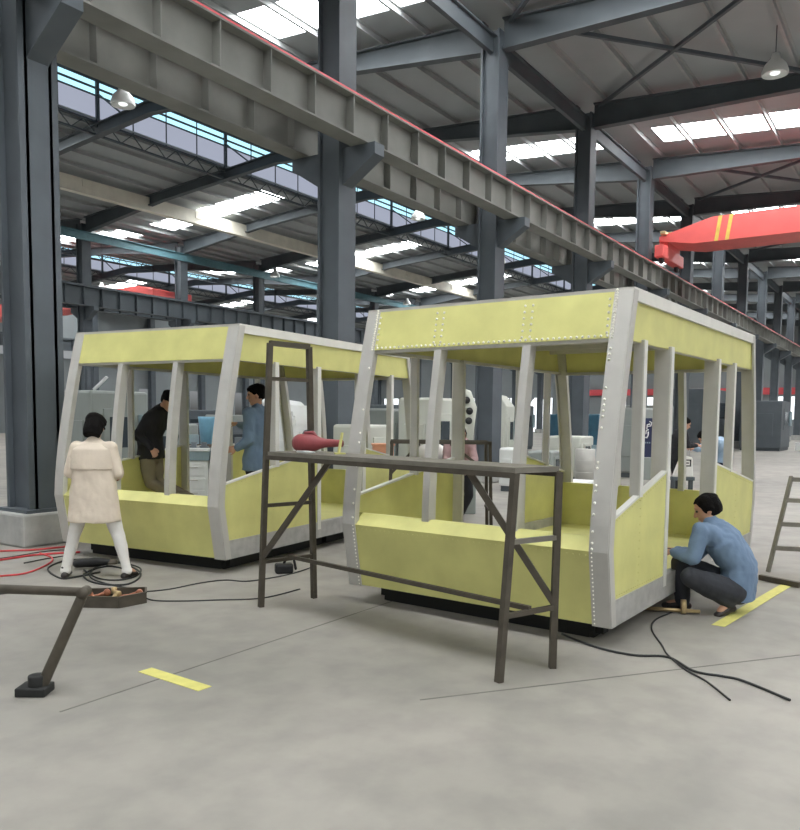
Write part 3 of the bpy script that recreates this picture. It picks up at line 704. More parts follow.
def head_parts(body, hair, c, fwd, up, k=1.0, bob=False, hk=1.03):
    Fm = frame(fwd, up); T_ = lambda x, y, z: V3(c)+Fm @ V3((x*k, y*k, z*k))
    prof = [(-.115, .025, .03, .055), (-.095, .045, .05, .035), (-.06, .06, .075, .012), (-.02, .068, .088, .0), (.03, .073, .096, -.004), (.07, .07, .092, -.008), (.095, .052, .07, -.01), (.112, .02, .03, -.012)]
    pts = [T_(0, q[3], q[0]) for q in prof]
    vs = []; n = 18
    for z, rx, ry, cy in prof:
        for i in range(n):
            t = 2*math.pi*i/n; vs.append(T_(rx*math.cos(t), cy+ry*math.sin(t), z))
    fs = [(a*n+i, a*n+(i+1) % n, (a+1)*n+(i+1) % n, (a+1)*n+i) for a in range(len(prof)-1) for i in range(n)]+[tuple(range(n-1, -1, -1)), tuple(range((len(prof)-1)*n, len(prof)*n))]
    body.add(vs, fs)
    body.limb([T_(0, .085, .02), T_(0, .108, -.025)], [.010*k, .016*k], n=8)            # nose
    body.limb([T_(-.018, .088, -.058), T_(.018, .088, -.058)], [.010*k, .010*k], n=8)    # lips
    body.limb([T_(-.04, .084, .035), T_(.04, .084, .035)], [.010*k, .010*k], n=8)        # brow
    for s_ in (-1, 1): body.ball(T_(s_*.074, -.005, -.01), (.012*k, .022*k, .032*k), mtx=Fm, n=10)
    # hair shell
    hp_ = [(-.06 if not bob else -.09, .060, .060, -.045), (-.03, .074, .074, -.04), (.0, .081, .084, -.032), (.04, .084, .098, -.018), (.08, .078, .10, -.012), (.108, .058, .075, -.012), (.127, .02, .03, -.012)]
    vs = []
    for z, rx, ry, cy in hp_:
        for i in range(n):
            t = 2*math.pi*i/n; vs.append(T_(rx*hk*math.cos(t), cy+ry*hk*math.sin(t), z*hk))
    fs = [(a*n+i, a*n+(i+1) % n, (a+1)*n+(i+1) % n, (a+1)*n+i) for a in range(len(hp_)-1) for i in range(n)]+[tuple(range(n-1, -1, -1)), tuple(range((len(hp_)-1)*n, len(hp_)*n))]
    hair.add(vs, fs)
    for q in range(26):
        t = random.uniform(0, 6.28); z = random.uniform(.0, .1); rr = .08*hk*math.sqrt(max(.05, 1-(z/.13)**2))
        if math.sin(t) > .45 and z < .07: continue
        hair.ball(T_(rr*math.cos(t), -.016+rr*1.1*math.sin(t), z), .016*k, n=8)
    eyes = MB()
    for s_ in (-1, 1): eyes.ball(T_(s_*.031, .084, .012), .011*k, n=8)
    return eyes
def hand(m_, wrist, dirv, palm, curl=.5, s_=1, k=1.0):
    d = V3(dirv).normalized(); pn = V3(palm); pn = (pn-d*pn.dot(d)).normalized(); sd = d.cross(pn)*s_
    w = V3(wrist)
    m_.loft([w, w+d*.03*k, w+d*.085*k], [(.028*k, .02*k), (.038*k, .017*k), (.042*k, .014*k)], side=sd, n=10)
    for i, (off, L_) in enumerate(((.032, .068), (.011, .078), (-.011, .072), (-.031, .056))):
        p = w+d*.08*k+sd*off*k; a = curl*.5; pts = [p]; dd = d
        for seg in range(3):
            q = Matrix.Rotation(0, 3, 'X'); dd = (dd*math.cos(a)+pn*math.sin(a)).normalized()
            p = p+dd*L_*k*(.42, .32, .26)[seg]; pts.append(p)
            pn2 = pn; a = curl*.9*(1 if seg == 0 else .6)
            pn = (pn-dd*pn.dot(dd)).normalized()
        m_.limb([w+d*.05*k+sd*off*.8*k]+pts, [.0095*k]*2+[.009*k, .008*k, .007*k], n=7)
        pn = V3(palm); pn = (pn-d*pn.dot(d)).normalized()
    p = w+d*.025*k+sd*.03*k
    m_.limb([w+d*.02*k+sd*.015*k, p+d*.02*k+sd*.018*k, p+d*.048*k+sd*.03*k+pn*.012*k, p+d*.07*k+sd*.026*k+pn*.028*k], [.012*k, .012*k, .010*k, .008*k], n=7)
def figure(loc, J, look, label, name='person', rz=0, k=1.0, vox=.011):
    """J: pelvis, waist, chest, neck, head, look (face direction), up, sh(L,R), el, wr, hip, kn, an, toe, hd (hand directions)"""
    e = empty(name, loc, rz, label, 'person')
    g = {a: ([V3(q) for q in b] if isinstance(b, list) else V3(b)) for a, b in J.items()}
    shax = (g['sh'][1]-g['sh'][0]).normalized(); hax = (g['hip'][1]-g['hip'][0]).normalized(); mid = (shax+hax).normalized()
    body, hair = MB(), MB()
    def torso(m_, t, bottom=True, collar=False):
        pts = [g['pelvis'], g['waist'], g['chest'], g['neck']]
        m_.limb([pts[0], pts[1], (pts[1]+pts[2])/2, pts[2], pts[2]*.45+pts[3]*.55], [(.155+t, .105+t), (.135+t, .098+t), (.15+t, .11+t), (.165+t, .11+t), (.11+t, .075+t)], side=[hax, hax, hax, mid, mid, shax, shax, shax, shax, shax, shax], n=18)
        for i in (0, 1): m_.limb([g['chest']*.8+g['sh'][i]*.2, g['chest']*.3+g['sh'][i]*.7, g['sh'][i]], [.085+t*.6, .075+t*.6, .056+t*.6], n=12)
    def arm(m_, i, t, upto=1.0):
        w_ = g['el'][i]+(g['wr'][i]-g['el'][i])*upto
        m_.limb([g['sh'][i], g['sh'][i]*.5+g['el'][i]*.5, g['el'][i]], [.053+t, .047+t, .042+t], n=12)
        m_.limb([g['el'][i], g['el'][i]*.6+w_*.4, w_], [.042+t, .040+t*.9, .027+t*.8], n=12)
    def leg(m_, i, t, upto=1.0):
        w_ = g['kn'][i]+(g['an'][i]-g['kn'][i])*upto
        m_.limb([g['hip'][i], g['hip'][i]*.5+g['kn'][i]*.5, g['kn'][i]], [.088+t, .077+t, .058+t], n=14)
        m_.limb([g['kn'][i], g['kn'][i]*.65+w_*.35, w_], [.058+t, .055+t, .038+t*1.1], n=14)
    torso(body, -.012)
    for i in (0, 1):
        arm(body, i, -.004); leg(body, i, -.006)
        body.limb([g['an'][i], g['an'][i]*.3+g['toe'][i]*.7], [.036, .032])
        hand(body, g['wr'][i], g['hd'][i], g['palm'][i], curl=look.get('curl', .7), s_=(1 if i == 0 else -1))
    body.limb([g['neck']-(g['head']-g['neck'])*.25, g['neck']*.45+g['head']*.55], [.056, .052])
    eyes = head_parts(body, hair, g['head'], g['look'], g['up'], k, look.get('bob', False), look.get('hairk', 1.03))
    b = fuse(body, 'body', 'skin', e, vox*.75, 2)
    h = crease(fuse(hair, 'hair', 'hair', e, .009, 2), .014)
    eyes.build('eyes', 'black', e)
    # shirt or coat
    m_ = MB(); tt_ = look.get('loose', .026); torso(m_, tt_)
    for i in (0, 1): arm(m_, i, tt_*.55, look.get('sleeve', .97))
    nk = g['neck']; m_.limb([g['chest']*.2+nk*.8, nk+(g['head']-nk)*.12], [.078, .064], n=14)
    if 'skirt' in look:
        pl = g['pelvis']; wa = g['waist']; ht = look['skirt']
        m_.loft([wa*.35+g['chest']*.65, wa, pl, pl+V3((0, 0, -.14)), V3((pl.x, pl.y, ht+.06)), V3((pl.x, pl.y, ht))], [(.19, .128), (.203, .135), (.225, .145), (.24, .155), (.252, .168), (.256, .17)], side=V3((1, 0, 0)), n=28)
    else:
        pl = g['pelvis']; m_.loft([g['waist'], pl, pl+(pl-g['waist']).normalized()*.09], [(.178, .138), (.195, .15), (.20, .155)], side=hax, n=20)
    if look.get('backpuff'): m_.limb([g['chest']+g['back']*.04, g['waist']+g['back']*.05], [(.15, .1), (.16, .11)], side=shax)
    crease(fuse(m_, look.get('topname', 'shirt'), look['top'], e, vox, 5), .010 if 'skirt' not in look else .005)
    if 'yoke' in look:
        z0 = look['yoke']; m_ = MB(); c_ = g['chest']
        m_.loft([V3((c_.x, c_.y-.006, z0)), V3((c_.x, c_.y-.004, z0+.1)), V3((c_.x, c_.y-.002, g['sh'][0].z-.01)), V3((c_.x, c_.y, g['sh'][0].z+.05))], [(.222, .148), (.214, .143), (.20, .128), (.10, .09)], side=V3((1, 0, 0)), n=28)
        for i in (0, 1): m_.limb([g['sh'][i]*.7+c_*.3, g['sh'][i]+(g['el'][i]-g['sh'][i])*.3], [.066, .060])
        fuse(m_, 'back_yoke', look['top'], e, .010, 2)
    m_ = MB(); t = look.get('legt', .012)
    m_.limb([g['pelvis']*.75+g['waist']*.25, g['pelvis'], (g['hip'][0]+g['hip'][1])/2], [(.145, .108), (.158, .118), (.155, .115)], side=hax, n=18)
    for i in (0, 1): leg(m_, i, t, 1.0); m_.ball(g['an'][i]-V3((0, 0, .012)), .052)
    crease(fuse(m_, 'trousers', look['legs'], e, vox, 4), .006)
    for i in (0, 1):
        an, to = g['an'][i], g['toe'][i]; d = (to-an); dn = d.normalized(); sd = V3((-dn.y, dn.x, 0))
        if sd.length < .1: sd = V3((1, 0, 0))
        heel = an-V3((dn.x, dn.y, 0))*.05; heel.z = max(.03, an.z-.055)
        m_ = MB(); m_.limb([heel, (heel+to)/2+V3((0, 0, .012)), to], [(.036, .032), (.044, .034), (.036, .024)], side=sd, n=12); m_.limb([an+V3((0, 0, .01)), heel*.6+to*.4], [.042, .036], n=10)
        fuse(m_, 'shoe', look['shoe'], e, .01, 2)
    return e

# woman in cream coat, seen from behind, legs apart
wl = (fl(67, 577)+fl(125, 580))/2; wl.z = 0
figure(wl, dict(pelvis=(0, 0, .86), waist=(0, 0, 1.02), chest=(0, .01, 1.19), neck=(0, .02, 1.335), head=(.0, .05, 1.455), look=(-.05, 1, -.55), up=(0, .35, 1),
    sh=[(-.165, .01, 1.27), (.165, .01, 1.27)], el=[(-.235, -.0, 1.03), (.235, .0, 1.03)], wr=[(-.16, .2, .98), (.17, .2, .99)], hip=[(-.10, 0, .82), (.10, 0, .82)],
    kn=[(-.20, .03, .45), (.21, .03, .45)], an=[(-.29, -.01, .09), (.30, .01, .09)], toe=[(-.32, .14, .03), (.34, .13, .03)],
    hd=[(.5, 1, .1), (-.5, 1, .1)], palm=[(1, 0, 0), (-1, 0, 0)]),
    dict(top='coat', topname='coat', skirt=.56, yoke=1.06, legs='whitecloth', shoe='shoe', bob=True, legt=.004, sleeve=.97, loose=.02, hairk=1.13),
    'woman in a cream coat and white trousers standing legs apart, seen from behind', k=1.02)
# crouching man at the right
ml = fl(712, 612); ml.z = 0; G = lambda px, py, Y: at(px, py, Y)-ml
Yb = ml.y
figure(ml, dict(pelvis=G(737, 586, Yb+.02), waist=G(740, 567, Yb), chest=G(724, 541, Yb+.02), neck=G(711, 523, Yb+.06), head=G(707, 509, Yb+.09), look=(-1, .28, -.45), up=(-.35, .1, 1),
    sh=[G(701, 531, Yb-.10), G(722, 529, Yb+.22)], el=[G(693, 558, Yb-.12), G(694, 556, Yb+.25)], wr=[G(673, 552, Yb+.06), G(676, 550, Yb+.2)],
    hip=[G(733, 592, Yb-.08), G(741, 590, Yb+.1)], kn=[G(690, 577, Yb-.14), G(681, 563, Yb+.10)], an=[G(729, 602, Yb-.10), G(682, 602, Yb+.10)], toe=[G(717, 615, Yb-.13), G(664, 605, Yb+.14)],
    hd=[(-1, .4, 0), (-1, .3, .05)], palm=[(0, .4, -1), (0, -.5, -1)]),
    dict(top='blueshirt', legs='trousers', shoe='shoe', curl=1.0, sleeve=.93, legt=.022, loose=.034), 'man in a blue shirt and dark trousers crouching beside the right cabin')
gp = at(666, 551, ml.y+.12); go = empty('grinder', gp, R(155), 'small black power tool held by the crouching man against the cabin panel', 'power tool')
m_ = MB(); m_.limb([(-.07, 0, 0), (.02, 0, 0), (.05, 0, 0)], [.026, .028, .022]); m_.build('motor_housing', 'black', go)
m_ = MB(); m_.tube([(.05, 0, 0), (.11, 0, 0)], [.012, .006]); m_.build('drill_bit', 'rust', go)
# man in black shirt leaning forward inside the left cabin
zf = ZB+.09
q = cp(LO, LAZ, 1.75, 1.55, zf); G = lambda px, py, dy=0: at(px, py, q.y+dy)-q
figure(q, dict(pelvis=G(151, 452, .05), waist=G(150, 438, .05), chest=G(155, 420, 0), neck=G(163, 407, -.02), head=G(169, 401, -.05), look=(.75, -.45, -.6), up=(.3, -.2, 1),
    sh=[G(166, 413, .14), G(148, 418, -.1)], el=[G(174, 436, .14), G(138, 436, -.14)], wr=[G(172, 450, .0), G(152, 448, -.2)],
    hip=[G(155, 458, .1), G(147, 458, -.04)], kn=[G(158, 482, .08), G(150, 483, -.08)], an=[(.06, .12, .09), (-.06, -.06, .09)], toe=[(.2, .02, .03), (.10, -.16, .03)],
    hd=[(.3, -.4, -1), (.4, -.1, -.8)], palm=[(0, -1, 0), (0, -1, 0)]),
    dict(top='blackcloth', legs='khaki', shoe='shoe'), 'man in a black top and khaki trousers leaning forward inside the left cabin')
# man in blue shirt standing in the left cabin door
q = cp(LO, LAZ, 1.62, .75, zf); q.x += .07; G = lambda px, py, dy=0: at(px+5, py, q.y+dy)-q
figure(q, dict(pelvis=G(251, 463, 0), waist=G(252, 446), chest=G(254, 424), neck=G(253, 406), head=G(251, 395, -.02), look=(-1, -.25, -.15), up=(0, 0, 1),
    sh=[G(244, 413, -.17), G(262, 412, .16)], el=[G(244, 440, -.2), G(250, 430, .22)], wr=[G(232, 448, -.2), G(234, 424, .2)],
    hip=[G(248, 470, -.09), G(256, 470, .09)], kn=[(-.02, -.1, .5), (.04, .1, .5)], an=[(0, -.1, .09), (.02, .12, .09)], toe=[(-.14, -.13, .03), (-.12, .13, .03)],
    hd=[(-1, 0, -.2), (-1, -.1, .1)], palm=[(0, 1, -.3), (0, -.3, -1)]),
    dict(top='blueshirt', legs='blackcloth', shoe='shoe', loose=.04), 'man in a blue shirt and black trousers standing in the doorway of the left cabin')
# two people working beyond the right cabin
q = fl(681, 487); q.z = 0
q = V3((at(677, 450, 14.5).x, 14.5, 0)); G = lambda px, py, dy=0: at(px, py, q.y+dy)-q
figure(q, dict(pelvis=(0, 0, .93), waist=(0, 0, 1.08), chest=(.03, -.02, 1.27), neck=(.07, -.04, 1.42), head=(.11, -.05, 1.52), look=(1, -.1, -.5), up=(.3, 0, 1),
    sh=[(.05, .16, 1.35), (.05, -.19, 1.35)], el=[(.14, .2, 1.12), (.12, -.22, 1.12)], wr=[(.32, .1, 1.14), (.32, -.12, 1.12)], hip=[(0, .09, .88), (0, -.09, .88)],
    kn=[(.04, .1, .48), (0, -.1, .48)], an=[(0, .1, .09), (-.06, -.1, .09)], toe=[(.15, .12, .03), (.08, -.12, .03)], hd=[(1, -.2, 0), (1, .2, 0)], palm=[(0, -.5, -1), (0, .5, -1)]),
    dict(top='blackcloth', legs='blackcloth', shoe='shoe'), 'man dressed in black standing beyond the right cabin, facing the man in pale blue', vox=.013)
q = V3((at(716, 450, 14.9).x, 14.9, 0))
figure(q, dict(pelvis=(.16, 0, .86), waist=(.18, 0, 1.0), chest=(.04, 0, 1.16), neck=(-.14, 0, 1.22), head=(-.24, 0, 1.26), look=(-.7, -.1, -.8), up=(-.6, 0, .8),
    sh=[(-.06, -.18, 1.17), (-.06, .18, 1.17)], el=[(-.24, -.22, 1.0), (-.26, .2, 1.02)], wr=[(-.44, -.1, 1.06), (-.44, .1, 1.06)], hip=[(.16, -.09, .84), (.16, .09, .84)],
    kn=[(.06, -.1, .46), (.1, .1, .46)], an=[(.12, -.1, .09), (.2, .1, .09)], toe=[(-.02, -.12, .03), (.06, .12, .03)], hd=[(-1, .2, 0), (-1, -.2, 0)], palm=[(0, .5, -1), (0, -.5, -1)]),
    dict(top='lightblue', legs='navy', shoe='shoe'), 'man in a pale blue shirt bending forward beyond the right cabin', vox=.013)
# person with black trousers behind the right cabin, by the second trestle
q = V3((at(459, 450, 11.6).x, 11.6, 0))
figure(q, dict(pelvis=(.02, 0, .86), waist=(.02, -.03, 1.0), chest=(.0, -.12, 1.17), neck=(-.0, -.22, 1.27), head=(.0, -.31, 1.33), look=(0, -.8, -.7), up=(0, -.5, 1),
    sh=[(.17, -.14, 1.19), (-.17, -.14, 1.19)], el=[(.21, -.28, .98), (-.21, -.26, .98)], wr=[(.12, -.45, .95), (-.12, -.45, .95)], hip=[(.10, 0, .82), (-.09, 0, .82)],
    kn=[(.16, -.05, .46), (-.12, -.04, .46)], an=[(.02, .04, .09), (-.16, .04, .09)], toe=[(.03, -.1, .03), (-.16, -.1, .03)], hd=[(0, -1, 0), (0, -1, 0)], palm=[(-.5, 0, -1), (.5, 0, -1)]),
    dict(top='pinkcloth', legs='blackcloth', shoe='shoe'), 'person in a pink top and black trousers behind a post of the right cabin', vox=.013)

# ------------------------------------------------------------------ machines and clutter in the hall
def hz(px, Y): return V3((at(px, 430, Y).x, Y, 0))
def machine(px, Y, w, d, h, body, label, rot=HR, kind=0):
    e = empty('machine_tool', hz(px, Y), rot, label, 'machine')
    m_ = MB(); m_.box(-w/2, w/2, -d/2, d/2, .12, h)
    if kind == 1: m_.prism([(-w/2, -d/2, h), (-w/2, d/2, h), (-w/2, d/2, h+.35), (-w/2, 0, h+.3)], (w, 0, 0))
    m_.build('enclosure', body, e, bevel=.05)
    m_ = MB(); m_.box(-w/2+.06, w/2-.06, -d/2+.04, d/2-.04, 0, .14); m_.build('plinth', 'steel_dark', e)
    m_ = MB(); m_.box(-w*.3, w*.22, -d/2-.02, -d/2+.01, h*.42, h*.85); dr = m_.build('sliding_door', body, e, bevel=.01)
    m_ = MB(); m_.box(-w*.2, w*.12, -d/2-.035, -d/2-.018, h*.52, h*.78); m_.build('door_window', 'glass', dr)
    m_ = MB(); m_.box(w*.3, w*.46, -d/2-.10, -d/2-.0, h*.5, h*.8); m_.build('control_box', 'greyblue', e, bevel=.01)
    m_ = MB(); m_.box(-w/2-.03, -w/2+.01, -d*.3, d*.3, h*.3, h*.75); m_.build('side_cover', body, e, bevel=.01)
    return e
machine(104, 13.5, 1.15, .95, 1.98, 'machine2', 'tall grey green machine cabinet directly behind the woman, beyond the left cabin')
m_ = MB(); m_.beam((0, 0, 0), (.22, 0, .22), .12, .03); o = m_.build('paper_roll', 'white', loc=at(94, 386, 13.5)-V3((0, 0, .06)), rz=.1); tag(o, 'white folded sheet leaning on top of the tall grey green cabinet', 'sheet')
e = None
def bench(px, Y, w, label, h=1.0):
    e = empty('storage_bench', hz(px, Y), .12, label, 'cabinet')
    m_ = MB(); m_.box(-w/2, w/2, -.3, .3, .06, h-.18); m_.build('cabinet_body', 'white', e, bevel=.01)
    m_ = MB(); m_.box(-w/2-.02, w/2+.02, -.33, .32, h-.18, h-.02); m_.build('drawer_band', 'greyblue', e, bevel=.006)
    m_ = MB(); m_.box(-w/2-.03, w/2+.03, -.35, .33, h-.02, h+.03); m_.build('bench_top', 'white', e, bevel=.006)
    for i in range(3):
        z = .12+i*.22; m_ = MB(); m_.box(-w/2+.05, w/2-.05, -.315, -.3, z, z+.19); dr = m_.build('drawer', 'white', e, bevel=.004)
        m_ = MB(); m_.box(-.1, .1, -.335, -.315, z+.14, z+.155); m_.build('handle', 'alu', dr)
    return e
bench(194, 13.5, .54, 'white tool bench behind the left cabin, left of its big corner post'); bench(232, 13.5, .54, 'white drawer bench between the big corner post and the man in blue'); bench(265, 13.4, .36, 'white bench behind the doorway of the left cabin')
def clutter(px, py, Y, label, mt='steel_dark', s_=.3):
    o = empty('machine_part', at(px, py, Y), .4, label, 'machine part'); m_ = MB()
    m_.lathe((0, 0, 0), [(s_*.5, 0), (s_*.5, s_*.2), (s_*.3, s_*.25), (s_*.3, s_*.6), (0, s_*.6)]); m_.build('rotor', mt, o)
    m_ = MB(); m_.box(s_*.3, s_*.9, -s_*.2, s_*.2, 0, s_*.4); m_.build('bracket', 'rust', o, bevel=.01); m_ = MB(); m_.tube([(-s_*.8, 0, s_*.15), (s_*.8, .05, s_*.3)], s_*.08); m_.build('shaft', 'alu', o)
    return o
for i, (x, lab) in enumerate(((184, 'leftmost dark part on the white tool bench'), (194, 'second dark part on the white tool bench'), (204, 'third dark part on the white tool bench, by the light blue bin'))):
    w_ = hz(x, 13.4); w_.z = 1.03; o = clutter(x, 440, 12.5, lab, s_=.16); o.location = w_
for i, (x, lab) in enumerate(((226, 'dark part on the drawer bench right of the big corner post'), (240, 'dark part on the drawer bench near the elbow of the man in blue'))):
    w_ = hz(x, 13.4); w_.z = 1.03; o = clutter(x, 440, 12.4, lab, s_=.17+.14*(i == 1)); o.location = w_
o = empty('plastic_bin', hz(209, 14.6), 0, 'light blue plastic bin on legs behind the tool bench', 'bin')
m_ = MB(); m_.loft([(0, 0, .98), (0, 0, 1.5), (0, 0, 1.56)], [(.15, .15), (.19, .19), (.2, .2)], n=20); m_.build('bin_body', 'lightbluem', o); m_ = MB(); m_.box(-.2, .2, -.2, .2, 0, .98); m_.build('pedestal', 'steel_dark', o)
machine(150, 20, 2.0, 1.4, 1.35, 'machine2', 'low grey machine far behind the man in black'); machine(222, 22.5, 1.9, 1.4, 1.35, 'steel', 'dark machine behind the white benches')
# white machine with round fan behind the left cabin doorway
e = machine(290, 14.1, .66, .8, 1.55, 'white', 'white machine with a rounded hood behind the trestle frame', kind=1)
m_ = MB()
for k in range(7):
    t = k/6*math.pi/2; m_.box(-.31, .31, -.4+.5*(1-math.cos(t))-.02, .2, 1.5+.3*math.sin(t)-.07, 1.5+.3*math.sin(t)+.02)
m_.build('hood', 'white', e)
m_ = MB(); m_.lathe((0, -.45, 1.15), [(0, -.03), (.17, -.03), (.2, .0), (.2, .06), (0, .06)], axis=(0, 1, 0)); m_.build('fan', 'steel_dark', e)
e = machine(362, 14.0, .7, .8, 1.45, 'machine', 'cream machine seen between the two cabins, near the orange box')
machine(385, 15.5, 1.0, .9, 1.75, 'machine2', 'grey green machine right of the doorway of the left cabin'); machine(428, 14.8, .95, .75, 1.95, 'machine', 'large cream machine enclosure in the left half of the right cabin window')
machine(503, 22, .5, .5, 1.9, 'machine', 'tall narrow cream machine right of the dark column behind the right cabin', kind=1); machine(512, 17, .45, .4, .95, 'white', 'low white unit in front of the tall narrow cream machine')
o = empty('storage_box', hz(383, 13.0), .1, 'salmon orange box on the dark stand, seen between the cabins', 'box')
m_ = MB(); m_.box(-.17, .17, -.15, .15, .92, 1.12); m_.build('box_body', 'orange', o, bevel=.01); m_ = MB(); m_.box(-.19, .19, -.17, .17, 1.12, 1.15); m_.build('lid', 'orange', o, bevel=.006); m_ = MB(); m_.box(-.25, .25, -.2, .2, 0, .92); m_.build('stand', 'steel', o)
o = empty('white_sack', hz(436, 12.0), .1, 'slumped white sack on a stand, in the right cabin window', 'sack')
m_ = MB(); m_.limb([(-.16, 0, 1.05), (0, 0, 1.07), (.2, 0, 1.0)], [(.12, .13), (.14, .14), (.09, .09)], side=V3((0, 1, 0))); m_.build('sack_cloth', 'whitecloth', o); m_ = MB(); m_.box(-.28, .28, -.2, .2, 0, .92); m_.build('stand', 'steel', o)
# perforated white machine arm
o = empty('perforated_arm', hz(464, 13.0), .0, 'white machine arm with round holes, left of the dark column behind the right cabin', 'machine arm')
m_ = MB(); ys = 8; pts = [(0, .9), (.06, 1.5), (.09, 1.75), (.02, 1.98), (-.1, 2.05)]
m_.loft([(x, 0, z) for x, z in pts], [(.12, .08), (.12, .08), (.12, .08), (.1, .07), (.06, .05)], side=V3((1, 0, 0)), n=14); m_.build('arm', 'machine', o)
for x, z in ((.03, 1.88), (.08, 1.7), (.07, 1.54)):
    m_ = MB(); m_.lathe((x, -.085, z), [(0, -.01), (.055, -.01), (.06, .01), (0, .01)], axis=(0, 1, 0)); m_.build('round_hole', 'black', o)
m_ = MB(); m_.box(-.2, .2, -.2, .2, 0, .95); m_.build('base_block', 'machine2', o, bevel=.02)
# farther machines on the right
machine(546, 18, .7, .6, .85, 'machine2', 'low grey machine under the bright doorway, in the right cabin window'); machine(563, 30, 1.2, 1.2, 1.75, 'bluem', 'far blue machine left of the cabin mullion, in the right cabin window')
machine(587, 28, 2.0, 1.6, 1.75, 'bluem', 'far blue machine just left of the big corner post of the right cabin'); machine(571, 20, .9, .9, 1.15, 'machine', 'low cream machine between the two far blue machines')
def drum(px, Y, label, mt='alu'):
    o = empty('metal_drum', hz(px, Y), 0, label, 'drum'); m_ = MB(); m_.lathe((0, 0, 0), [(0, 0), (.24, 0), (.24, .84), (.225, .86), (0, .86)]); m_.lathe((0, 0, .28), [(.24, 0), (.252, .01), (.24, .02)]); m_.lathe((0, 0, .56), [(.24, 0), (.252, .01), (.24, .02)]); m_.build('drum_body', mt, o)
    m_ = MB(); m_.lathe((.1, 0, .86), [(0, .02), (.03, .02), (.03, 0)]); m_.build('bung_cap', 'black', o); return o
drum(586, 19, 'shiny metal drum left of the big corner post of the right cabin'); drum(594, 20.5, 'second metal drum, just behind the shiny one')
for i, (px, Y, w, lab) in enumerate(((523, 19, .6, 'low white block on the floor by the bright doorway'), (578, 16, .9, 'low white block on the floor in front of the drums'), (610, 24, 1.2, 'low white block hidden partly by the big corner post'))):
    o = empty('concrete_block', hz(px, Y), HR, lab, 'block'); m_ = MB(); m_.box(-w/2, w/2, -.3, .3, 0, .32); m_.build('block_body', 'white', o, bevel=.02); m_ = MB(); m_.box(-w/2+.1, w/2-.1, -.33, -.29, .08, .14); m_.build('slot', 'steel_dark', o)
machine(632, 22, 1.6, 1.2, 1.9, 'machine2', 'grey green machine enclosure right of the big corner post'); machine(636, 31, 2.0, 1.6, 1.9, 'bluem', 'far blue machine behind the big corner post')
# navy banner with white swash lettering
o = empty('navy_banner', hz(647, 20.5), -.12, 'upright navy banner with white swash lettering, between posts of the right cabin', 'banner')
m_ = MB(); m_.box(-.17, .17, -.015, .015, .6, 1.62); m_.build('banner_panel', 'navy', o)
m_ = MB(); m_.box(-.17, .17, -.02, .3, 0, .58); m_.build('banner_base', 'machine2', o, bevel=.01)
def stroke(m_, pts, w): m_.tube([(x, -.018, z) for x, z in pts], w, n=6)
m_ = MB(); zc = 1.36
stroke(m_, [(-.09, 1.20), (-.06, 1.12), (0, 1.11), (.03, 1.18), (.03, 1.27)], .018)
stroke(m_, [(-.03, 1.2), (-.02, 1.3), (.04, 1.32)], .015); stroke(m_, [(-.01, 1.33), (.0, 1.45), (.07, 1.47)], .016); stroke(m_, [(.0, 1.40), (.09, 1.42), (.11, 1.5), (.05, 1.54)], .014)
m_.build('lettering', 'white', o)
m_ = MB()
for i in range(4): m_.box(-.09+i*.05, -.06+i*.05, -.02, -.014, .96, 1.0)
m_.build('small_print', 'greyblue', o)
# printed white bag on a stool between the two far people
o = empty('printed_bag', hz(686, 13.3), 0, 'white bag with dark print hanging beside the man in black, beyond the right cabin', 'bag')
m_ = MB(); m_.prism([(-.2, -.05, .62), (.14, -.05, .62), (.12, -.05, .95), (-.06, -.05, 1.0)], (0, .12, 0)); m_.build('bag_body', 'whitecloth', o, bevel=.02)
m_ = MB()
m_.box(-.05, .09, -.056, -.05, .90, .92); m_.box(-.05, .09, -.056, -.05, .80, .82); m_.box(-.05, -.03, -.056, -.05, .82, .90); m_.box(.07, .09, -.056, -.05, .82, .90); m_.box(-.01, .05, -.056, -.05, .85, .87); m_.build('print', 'black', o)
m_ = MB(); m_.box(-.22, .16, -.06, .1, .56, .62); m_.box(-.2, -.16, -.04, 0, 0, .56); m_.box(.1, .14, -.04, 0, 0, .56); m_.box(-.2, -.16, .04, .08, 0, .56); m_.box(.1, .14, .04, .08, 0, .56); m_.build('stool', 'steel_dark', o)
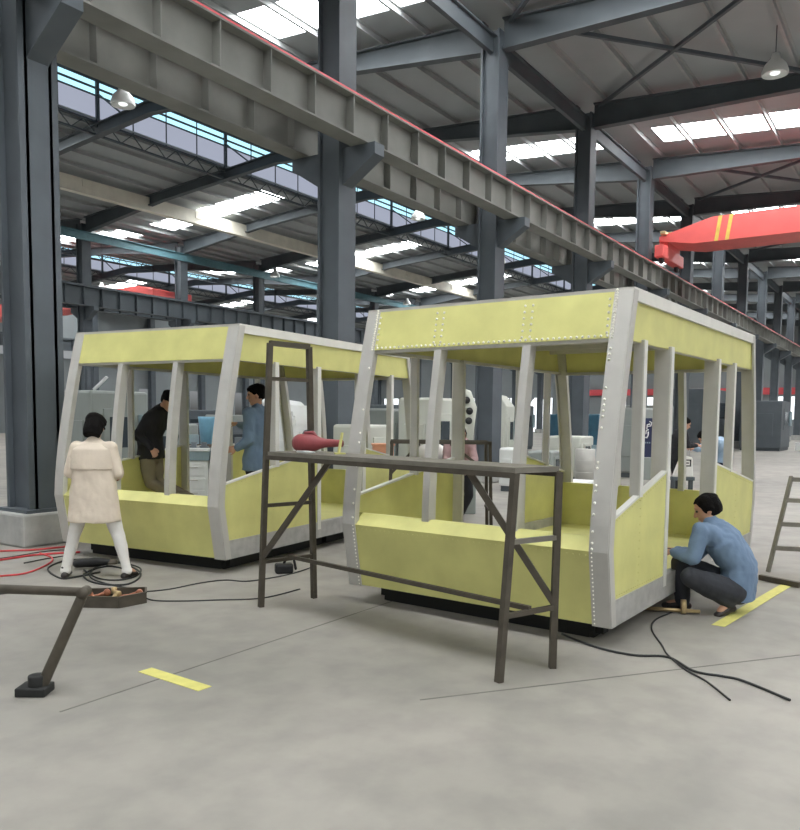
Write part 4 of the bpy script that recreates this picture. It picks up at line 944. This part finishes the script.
# dark cabinets and low white kerb far right
machine(765, 42, 3.0, 2.0, 2.6, 'steel_dark', 'tall dark machine with a pale window at the far right'); machine(705, 44, 7.5, 2.0, 3.2, 'steel_dark', 'long dark machine block in the distance beyond the man in pale blue')
m_ = MB(); m_.box(-.15, .15, -19, 2, 0, .42); o = m_.build('low_barrier', 'white', loc=hp(46.5, 4.0), rz=HR); tag(o, 'long low white barrier wall across the floor in the distance on the right', 'barrier')
machine(66, 22, 1.4, 1.0, 1.1, 'green', 'low green machine right of the wide dark column at the left edge') if False else None
o = empty('gas_bottle', hz(41, 12.2), 0, 'dark green bottle shape standing behind the leftmost column', 'gas bottle')
m_ = MB(); m_.lathe((0, 0, 0), [(0, 0), (.13, 0), (.13, .8), (.1, .92), (.04, .98), (0, 1.0)]); m_.build('bottle_body', 'green', o); m_ = MB(); m_.lathe((0, 0, .96), [(.03, 0), (.03, .1), (0, .1)]); m_.build('valve', 'brass', o)
# more machines down the middle bay, seen low over the benches
for i, (px, Y, w, h, mt, lab) in enumerate(((135, 30, 3.5, 1.7, 'machine2', 'grey machine far off behind the shoulder of the man in black'), (190, 34, 3.0, 1.8, 'steel', 'dark machine far off above the tool bench'), (245, 32, 3.0, 1.6, 'machine2', 'grey machine far off behind the man in blue'),
    (330, 30, 2.6, 1.8, 'steel', 'dark machine far off behind the doorway of the left cabin'), (400, 28, 2.6, 2.0, 'steel_dark', 'dark machine far off above the orange box'), (516, 40, 1.2, 2.2, 'steel_dark', 'dark machine far off left of the bright doorway'), (652, 36, 3.5, 2.2, 'machine2', 'grey machine far off behind the navy banner'))):
    machine(px, Y, w, 1.4, h, mt, lab)

# ------------------------------------------------------------------ light
w = bpy.data.worlds.new('World'); bpy.context.scene.world = w; w.use_nodes = True
bg = w.node_tree.nodes['Background']; bg.inputs['Color'].default_value = (.90, .96, 1, 1); bg.inputs['Strength'].default_value = .4
wn = w.node_tree.nodes; wl_ = w.node_tree.links; tcw = wn.new('ShaderNodeTexCoord'); sx = wn.new('ShaderNodeSeparateXYZ'); rw = wn.new('ShaderNodeValToRGB')
wl_.new(tcw.outputs['Generated'], sx.inputs['Vector']); wl_.new(sx.outputs['Z'], rw.inputs['Fac']); wl_.new(rw.outputs['Color'], bg.inputs['Color'])
rw.color_ramp.elements[0].color = (.16, .16, .15, 1); rw.color_ramp.elements[0].position = 0; rw.color_ramp.elements[1].color = (.92, .97, 1, 1); rw.color_ramp.elements[1].position = .04
sc = bpy.context.scene
sc.view_settings.view_transform = 'Standard'; sc.view_settings.look = 'None'; sc.view_settings.gamma = 1; sc.view_settings.use_curve_mapping = False
sc.view_settings.exposure = -.18
